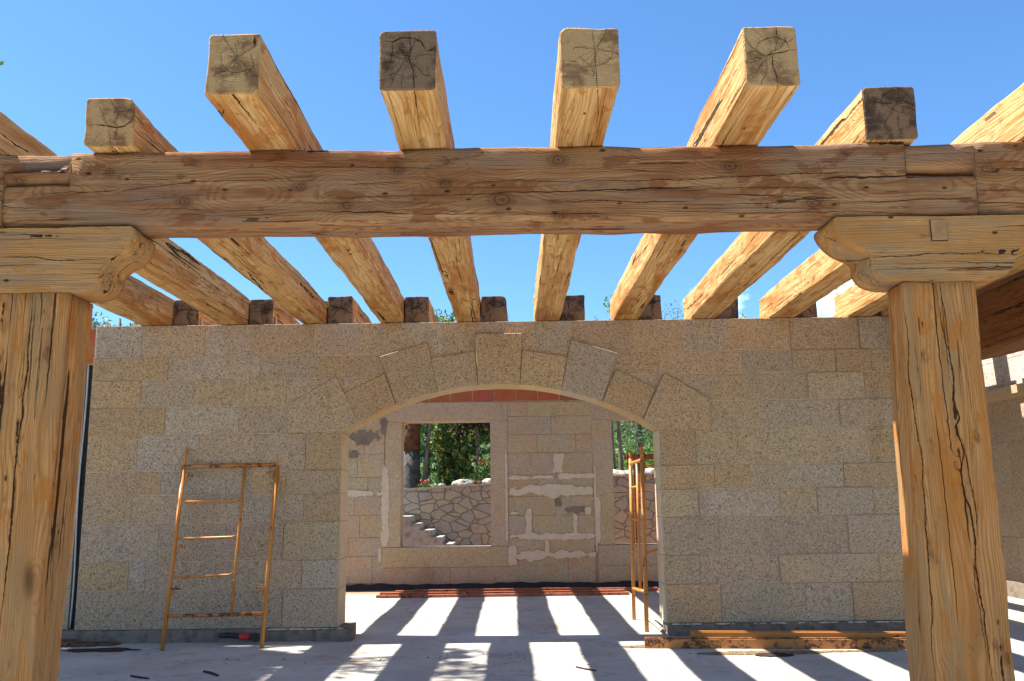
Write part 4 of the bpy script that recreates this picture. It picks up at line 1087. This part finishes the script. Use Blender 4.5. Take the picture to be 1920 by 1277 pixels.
channel('steel_channel', (q.x, q.y, .002), (q2.x+.4, q2.y, .002), .13, .085, ORANGE2, 'worn orange steel channel lying foremost below the right side of the arch wall', 'steel beam', GRP)
channel('steel_channel', (onZ(1286, 1201).x, q.y+.17, .022), (q2.x+.4, q2.y+.16, .022), .11, .10, ORANGE, 'brighter orange steel channel lying behind the worn one against the wall foot', 'steel beam', GRP)
channel('steel_channel', (onZ(1580, 1204).x, q.y+.09, .0895), (q2.x+.4, q2.y+.10, .0895), .045, .03, RUST, 'thin rusty bar wedged on top between the two orange channels', 'steel beam', GRP)
GR = 'rusty rails laid along the foot of the window wall'
for i, (xa, xb, y, w_, z0, h_, lb) in enumerate([
        (705, 1180, 13.58, .12, .002, .035, 'rusty rail lying foremost on the floor below the windows'),
        (728, 1165, 13.74, .10, .002, .055, 'second rusty rail from the front below the windows'),
        (712, 1172, 13.92, .14, .002, .04, 'third rusty rail from the front, with a short one lying on it'),
        (775, 1110, 13.94, .07, .043, .035, 'short rusty rail lying on top of the third one'),
        (740, 1235, 14.12, .13, .002, .045, 'long rusty rail nearest the window wall, reaching behind the scaffold frame')]):
    xa_, xb_ = (onY(v, 1112, y).x for v in (xa, xb)); dy = rnd.uniform(-.03, .03)
    bm = bmesh.new(); prof = [(0, 0), (0, h_), (w_, h_), (w_, 0), (w_-.008, 0), (w_-.008, h_-.008), (.008, h_-.008), (.008, 0)]
    L_ = xb_-xa_; rings = [[bm.verts.new((L_*j/12, a_2, b_2+.003*N(j, i, 0))) for a_2, b_2 in prof] for j in range(13)]
    for r0, r1 in zip(rings, rings[1:]):
        for j in range(8): bm.faces.new((r0[j], r0[(j+1) % 8], r1[(j+1) % 8], r1[j]))
    bm.faces.new(rings[0]); bm.faces.new(rings[-1])
    tag(link('rusty_rail', bm, RUST, loc=(xa_, y, z0+.002), rot=(0, 0, dy/L_)), lb, 'rail', GR)

# power tool behind the leaning frame
q = onZ(452, 1203); tl = empty('angle_grinder', (q.x, YW-.16, .0), 'black and red power tool lying at the foot of the wall behind the leaning frame', 'power tool')
bm = bmesh.new(); tube(bm, [(-.18, 0, .085), (-.10, 0, .088), (.0, 0, .08), (.03, 0, .078)], [.026, .03, .028, .03], 12); link('handle', bm, BLACKP, tl)
bm = bmesh.new(); tube(bm, [(.031, 0, .078), (.06, 0, .075), (.14, 0, .068)], [.033, .036, .034], 12); link('body', bm, REDP, tl)
bm = bmesh.new(); tube(bm, [(.141, 0, .068), (.17, 0, .066), (.23, 0, .06)], [.034, .038, .03], 12); tube(bm, [(.20, -.01, .066), (.20, -.05, .066)], [.045, .045], 20); link('gear_head', bm, BLACKP, tl)

# sticks and litter
def stick(pts, r, label):
    P = [onZ(*p)+Vector((0, 0, r*1.05)) for p in pts]
    bm = bmesh.new(); tube(bm, P, [r, r*1.1, r*.8][:len(P)] if len(P) <= 3 else r, 6)
    tag(link('stick', bm, TWIG), label, 'stick', 'dark sticks lying on the concrete')
stick([(382, 1261), (395, 1264), (409, 1269)], .010, 'short dark stick on the shaded floor right of the left post, nearer the leaning frame')
stick([(245, 1269), (262, 1272), (279, 1274)], .008, 'dark stick on the floor nearest the left post')
stick([(1080, 1252), (1098, 1256), (1118, 1259)], .007, 'brown twig on the floor below the middle of the arch')
def litter(name, centre, rx, ry, n, size, m, label, seed, flat=.5, base=None):
    rr = random.Random(seed); bm = bmesh.new()
    for i in range(n):
        a, r_ = rr.random()*6.28, rr.random()**.6
        s = size*rr.uniform(.4, 1.5)
        bmesh.ops.create_icosphere(bm, subdivisions=1, radius=s, matrix=Matrix.Translation((centre.x+math.cos(a)*rx*r_, centre.y+math.sin(a)*ry*r_, s*.3)) @ Matrix.Rotation(rr.random()*3, 4, 'Z') @ Matrix.Diagonal((rr.uniform(1, 2.4), 1, flat, 1)))
    return tag(link(name, bm, m), label, 'debris', kind='stuff')
litter('debris', onZ(1430, 1225), .6, .085, 900, .012, STRAW, 'brown crumbs scattered in front of the orange channels', 1)
litter('debris', onZ(1452, 1229), .16, .07, 500, .015, DIRTD, 'dark heap of crumbs in the middle in front of the orange channels', 5)
litter('debris', onZ(1215, 1213), .24, .06, 500, .010, STRAW, 'pale straw litter at the left end of the orange channels', 2)
litter('debris', onZ(1580, 1222), .55, .035, 420, .010, STRAW, 'thin line of crumbs along the orange channels on the right', 12)
litter('rubble', Vector((XL+.1, YW-.12, 0)), .45, .10, 260, .02, DIRT, 'earthy rubble heaped in the corner between the left post and the wall', 3, .8)
litter('rubble', Vector((XL-.15, YW-.05, 0)), .22, .2, 160, .035, DIRT, 'coarse brown rubble beside the foot of the black strip', 4, .9)
litter('debris', onZ(900, 1150), 1.9, 1.3, 60, .006, TWIG, 'tiny dark crumbs scattered over the floor inside the arch', 6)
litter('debris', onZ(900, 1235), 2.6, .4, 50, .006, TWIG, 'tiny dark crumbs scattered over the floor before the arch', 7)
litter('debris', onZ(780, 1106), 1.0, .10, 400, .008, DIRT, 'reddish dirt along the rusty rails', 8)
# damp stain of earth left
bm = bmesh.new(); c = onZ(192, 1219); n = 60
for k, (dx, rx, ry) in enumerate([(0, .36, .13)]):
    vs = []
    for i in range(n):
        a = 6.2832*i/n; r_ = 1+.30*N(math.cos(a)*1.7, math.sin(a)*1.7, 0, 5)+.15*N(math.cos(a)*6, math.sin(a)*6, 0, 6)
        vs.append(bm.verts.new((c.x+dx+rx*r_*math.cos(a), c.y+ry*r_*math.sin(a), .004)))
    bm.faces.new(vs)
tag(link('earth_patch', bm, DIRTD), 'dark damp earth smeared on the floor at the foot of the wall beside the left post', 'dirt', kind='stuff')
# loose mortar hose/edge strip at the right jamb
bm = bmesh.new(); P = [onZ(1213, 1163), onZ(1226, 1172), onZ(1238, 1183), onZ(1243, 1189)]
tube(bm, [p+Vector((0, 0, .03)) for p in P], .022, 8)
tag(link('pale_pipe', bm, PALE), 'pale pipe lying on the floor at the foot of the right jamb', 'pipe')

# ------------------------------------------------------------------ pavilion on the right
XP = 7.07
pv = empty('pavilion_wall', (XP, 12.5, 0), 'granite wall of the pavilion at the right edge, sunlit and painted paler above its moulding', 'wall')
bm = bmesh.new(); bm.loops.layers.float_color.new('tint')
zc = [.22, .82, 1.5, 2.15, 2.74]
for a, b in zip(zc, zc[1:]): 
    y = 9.0+rnd.random()*.3
    while y < 17: 
        wd = rnd.uniform(.7, 1.2); box(bm, (XP, y+.003, a+.003), (XP+.3, y+wd-.003, b-.003), 0, tintf(rnd.choice('typ'))); y += wd
z = 2.92
while z < 4.9:
    y = 9.0+rnd.random()*.3
    while y < 17:
        wd = rnd.uniform(.9, 1.4); box(bm, (XP, y+.003, z+.003), (XP+.3, y+wd-.003, z+.397), 0, (.62, .56, .5)); y += wd  # upper blocks tinted pale to heighten the sunlight on this wall
    z += .4
link('block_masonry', bm, [G_ROUGH], pv).location = (-XP, -12.5, 0)
bm = bmesh.new(); box(bm, (XP+.01, 9, 0), (XP+.29, 17, 4.9)); link('wall_core', bm, MORTAR, pv).location = (-XP, -12.5, 0)
bm = bmesh.new(); bm.loops.layers.float_color.new('tint')
box(bm, (XP-.05, 9, 2.745), (XP+.3, 17, 2.80), 0, TAN); box(bm, (XP-.09, 9, 2.801), (XP+.3, 17, 2.915), 0, TAN)
link('moulding', bm, [G_SAWN], pv).location = (-XP, -12.5, 0)
bm = bmesh.new(); rough_box(bm, (XP-.14, 9, -.02), (XP-.002, 17, .2), 7, .02, .12); link('footing', bm, FOOT, pv).location = (-XP, -12.5, 0)
# added boards, out of view, put up to cast shade on the pavilion
rd = empty('shade_deck', (5.8, 12, 3.6), 'added boarded deck shading the pavilion, out of view behind the right post', 'roof')
for (ya, yb_) in ((8.2, 12.20), (12.34, 16.5)):  # gap left so a narrow strip of sun reaches the pavilion
    bm = bmesh.new(); y = ya
    while y < yb_-.02:
        e = min(y+.2, yb_); box(bm, (5.0, y+.002, 3.72), (6.60, e-.001, 3.76)); y = e
    link('shade_panel', bm, W_DARK, rd).location = (-5.8, -12, -3.6)
bm = bmesh.new(); box(bm, (4.95, 8.2, 3.62), (5.05, 16.5, 3.719)); box(bm, (6.2, 8.2, 3.62), (6.3, 16.5, 3.719)); box(bm, (5.0, 12.5, 3.7605), (6.9, 12.85, 4.06)); link('shade_joist', bm, W_DARK, rd).location = (-5.8, -12, -3.6)  # cross timber on top added for its upright shadow band

# ------------------------------------------------------------------ drying splits laid into the timber faces
from mathutils.bvhtree import BVHTree
bpy.context.view_layer.update()
CRK = simple('split_shadow', (.045, .024, .013), 1., 9, .1, spec=0.)
def bvh(o):
    M = o.matrix_world; me = o.data
    return BVHTree.FromPolygons([M @ v.co for v in me.vertices], [list(p.vertices) for p in me.polygons])
wood_objs = [o for o in C.objects if o.type == 'MESH' and o.name.split('.')[0] in ('timber_beam', 'timber_post', 'timber_corbel', 'rafter', 'side_beam')]
trees = [(o, bvh(o)) for o in wood_objs]
CR = {}
def split(pts, wd, jit=1.4, seed=0):
    """pts along the split, wd = greatest width in metres; the ribbon follows the timber surface it is found on"""
    rr = random.Random(seed*13+len(pts)); P = []
    for a, b in zip(pts, pts[1:]):
        L_ = math.hypot(b[0]-a[0], b[1]-a[1]); k = max(1, int(L_/5))
        for j in range(k): f = j/k; P.append((a[0]+(b[0]-a[0])*f, a[1]+(b[1]-a[1])*f))
    P.append(pts[-1]); n = len(P); eye = Vector((0, 0, EYE)); hits = []; off = 0.
    for i, p in enumerate(P):
        off = off*.7+rr.uniform(-1, 1)*jit*.6
        a = P[max(i-1, 0)]; b = P[min(i+1, n-1)]; d = Vector((b[0]-a[0], b[1]-a[1])).normalized()
        q = (p[0]-d.y*off, p[1]+d.x*off); r = ray(*q).normalized(); best = None
        for o, t in trees:
            h = t.ray_cast(eye, r)
            if h[0] is not None and (best is None or h[3] < best[1][3]): best = (o, h)
        hits.append(best)
    i = 0
    while i < n:
        if hits[i] is None: i += 1; continue
        o = hits[i][0]; j = i
        while j+1 < n and hits[j+1] is not None and hits[j+1][0] is o and (hits[j+1][1][0]-hits[j][1][0]).length < .12: j += 1
        if j-i >= 2:
            bm = bmesh.new(); CR.setdefault(o, []).append(bm); prev = None
            for k in range(i, j+1):
                h = hits[k][1]; u = hits[min(k+1, j)][1][0]-hits[max(k-1, i)][1][0]
                if u.length < 1e-5: continue
                nr = h[1] if h[1].dot(ray(*P[k])) < 0 else -h[1]
                s_ = u.cross(nr).normalized(); f = (k-i)/(j-i)
                w_ = wd*.36*(min(1, 5*f, 5*(1-f))*.85+.15)*rr.uniform(.45, 1.25)
                c = h[0]+nr*.0018; l, r_ = bm.verts.new(c-s_*w_), bm.verts.new(c+s_*w_)
                if prev: bm.faces.new((prev[0], l, r_, prev[1]))
                prev = (l, r_)
        i = j+1
S_ = [
 ([(1752, 531), (1758, 555), (1763, 599), (1770, 632), (1779, 658), (1780, 667), (1788, 707), (1787, 750), (1800, 783), (1792, 800), (1807, 845), (1802, 886), (1807, 924), (1819, 957), (1830, 1010), (1828, 1055), (1834, 1100), (1845, 1149), (1847, 1175), (1856, 1242), (1866, 1300)], .013),
 ([(1762, 531), (1768, 570), (1775, 613), (1781, 665)], .006), ([(1800, 815), (1812, 860), (1818, 900), (1831, 960), (1833, 1010)], .008), ([(1822, 1040), (1828, 1100), (1838, 1150), (1842, 1180), (1850, 1235)], .006),
 ([(1693, 542), (1694, 577), (1699.5, 612), (1704, 643), (1703, 690), (1708, 733), (1722, 826), (1729, 856), (1734, 950), (1740, 1044), (1747, 1137), (1746, 1194), (1755, 1290)], .008),
 ([(1730, 950), (1738, 1010), (1744, 1100), (1752, 1170)], .004), ([(1715, 640), (1722, 700), (1730, 760)], .003), ([(1795, 560), (1802, 640), (1815, 720), (1826, 800)], .0025),
 ([(62, 550), (60, 587), (53, 647), (52, 690), (43, 747), (42, 783), (33, 826), (28, 886), (26, 923), (17, 1024), (4, 1136), (0, 1174)], .014), ([(68, 552), (66, 590), (60, 640), (57, 700), (50, 760)], .006),
 ([(140, 567), (130, 633), (120, 733), (116, 811), (108, 912), (99, 1061), (91, 1174), (80, 1290)], .004), ([(30, 900), (22, 960), (20, 1010)], .008),
 ([(43, 367), (133, 360), (233, 357), (367, 340), (500, 337), (634, 327)], .005), ([(207, 380), (333, 370), (420, 361)], .003), ([(640, 348), (707, 343), (767, 340)], .004),
 ([(840, 362), (893, 343), (973, 337), (1107, 343)], .004), ([(1033, 380), (1107, 377), (1207, 379), (1300, 377)], .006), ([(973, 362), (1073, 359), (1273, 357), (1463, 350), (1647, 358)], .004),
 ([(1073, 340), (1273, 337), (1413, 330), (1513, 325), (1663, 323)], .007), ([(1463, 375), (1513, 374), (1570, 377)], .004), ([(1180, 396), (1280, 397), (1413, 400), (1613, 397), (1813, 405)], .004),
 ([(1827, 358), (1919, 355)], .004), ([(1703, 290), (1919, 283)], .003), ([(300, 402), (450, 405), (600, 398)], .003), ([(560, 385), (720, 378), (860, 384)], .003), ([(640, 300), (760, 304), (900, 300)], .002),
 ([(1290, 305), (1480, 300), (1640, 305)], .002), ([(1400, 419), (1560, 414)], .003), ([(690, 420), (800, 415), (930, 419)], .003), ([(140, 330), (260, 323), (380, 326)], .0025),
 ([(1574, 488), (1594, 486), (1612, 488.5), (1623, 485), (1636, 483), (1664, 481), (1719, 480), (1745, 474), (1783, 475), (1840, 475), (1903, 478)], .007), ([(1574, 488), (1590, 490), (1606, 491)], .012), ([(1625, 500), (1640, 525), (1652, 537), (1690, 537)], .002),
 ([(0, 482), (67, 483), (110, 490), (167, 487), (200, 484)], .007), ([(0, 450), (80, 447), (170, 452)], .002),
 ([(173, 233), (200, 235), (217, 240), (233, 238), (242, 230), (258, 230)], .009), ([(200, 235), (193, 213), (186, 198)], .003), ([(203, 240), (205, 262), (206, 284)], .003), ([(215, 245), (219, 265), (224, 283)], .003), ([(225, 225), (240, 210), (250, 200)], .002), ([(190, 245), (178, 262)], .002),
 ([(470, 100), (477, 123), (467, 133), (458, 143)], .004), ([(479, 68), (478, 86)], .016), ([(392, 127), (420, 129), (450, 126)], .002), ([(440, 80), (446, 110)], .002), ([(484, 123), (520, 180), (547, 220), (574, 280)], .004), ([(535, 190), (532, 210)], .002),
 ([(767, 53), (767, 72), (772, 87), (765, 110), (775, 133), (777, 176), (782, 200), (786, 235)], .008), ([(718, 76), (737, 80), (750, 73), (773, 71), (790, 78), (802, 97)], .009), ([(802, 97), (815, 92), (828, 90)], .012), ([(770, 107), (797, 102), (825, 103)], .004), ([(718, 118), (740, 117)], .006), ([(735, 80), (734, 116)], .005), ([(770, 107), (748, 90)], .003), ([(720, 147), (738, 138), (755, 143)], .002), ([(754, 135), (752, 168)], .003), ([(800, 120), (808, 150)], .002), ([(745, 85), (757, 105), (770, 108)], .006),
 ([(1110, 57), (1113, 77), (1117, 110), (1120, 163), (1122, 200), (1118, 250)], .004), ([(1133, 113), (1160, 108)], .003), ([(1065, 115), (1084, 116)], .002),
 ([(1455, 47), (1455, 70)], .009), ([(1418, 93), (1423, 80), (1440, 71), (1457, 70), (1473, 78), (1480, 92)], .005), ([(1397, 103), (1413, 95), (1430, 104), (1447, 102), (1470, 97), (1503, 90)], .006), ([(1448, 103), (1450, 127), (1457, 143), (1457, 167)], .006), ([(1432, 113), (1420, 133)], .003), ([(1412, 54), (1430, 72)], .002), ([(1475, 82), (1495, 66)], .003), ([(1455, 72), (1453, 102)], .003),
 ([(1397, 103), (1360, 173), (1340, 213), (1317, 263)], .005), ([(1350, 145), (1348, 175), (1330, 215)], .002),
 ([(1695, 190), (1713, 195), (1732, 192)], .012), ([(1642, 192), (1660, 192)], .003), ([(1660, 187), (1663, 200), (1680, 209), (1695, 212)], .004), ([(1683, 213), (1685, 233), (1690, 253)], .006), ([(1639, 197), (1600, 237), (1580, 263)], .003), ([(1700, 205), (1710, 225)], .002),
 ([(0, 248), (27, 270), (60, 288)], .016), ([(300, 463), (333, 483), (383, 523), (417, 547), (460, 573)], .007), ([(1072, 437), (1053, 477), (1040, 523), (1030, 560)], .006), ([(1217, 457), (1190, 493), (1173, 517), (1160, 547)], .008),
 ([(245, 533), (285, 558), (318, 572)], .004), ([(1440, 440), (1400, 480), (1370, 520)], .003), ([(1545, 490), (1500, 530), (1460, 560)], .003), ([(610, 617), (650, 617)], .004), ([(614, 577), (637, 577), (657, 576)], .012), ([(468, 580), (490, 577), (511, 580)], .006), ([(756, 575), (778, 580), (800, 574)], .006), ([(906, 568), (926, 572), (946, 568)], .007), ([(1060, 568), (1080, 574), (1094, 566)], .006),
]
for i, (p, w_) in enumerate(S_): split(p, w_, seed=i)
for o, bms in CR.items():
    for bm in bms:
        bm.transform(o.matrix_world.inverted())
        link('drying_split', bm, CRK, o, norm=False)
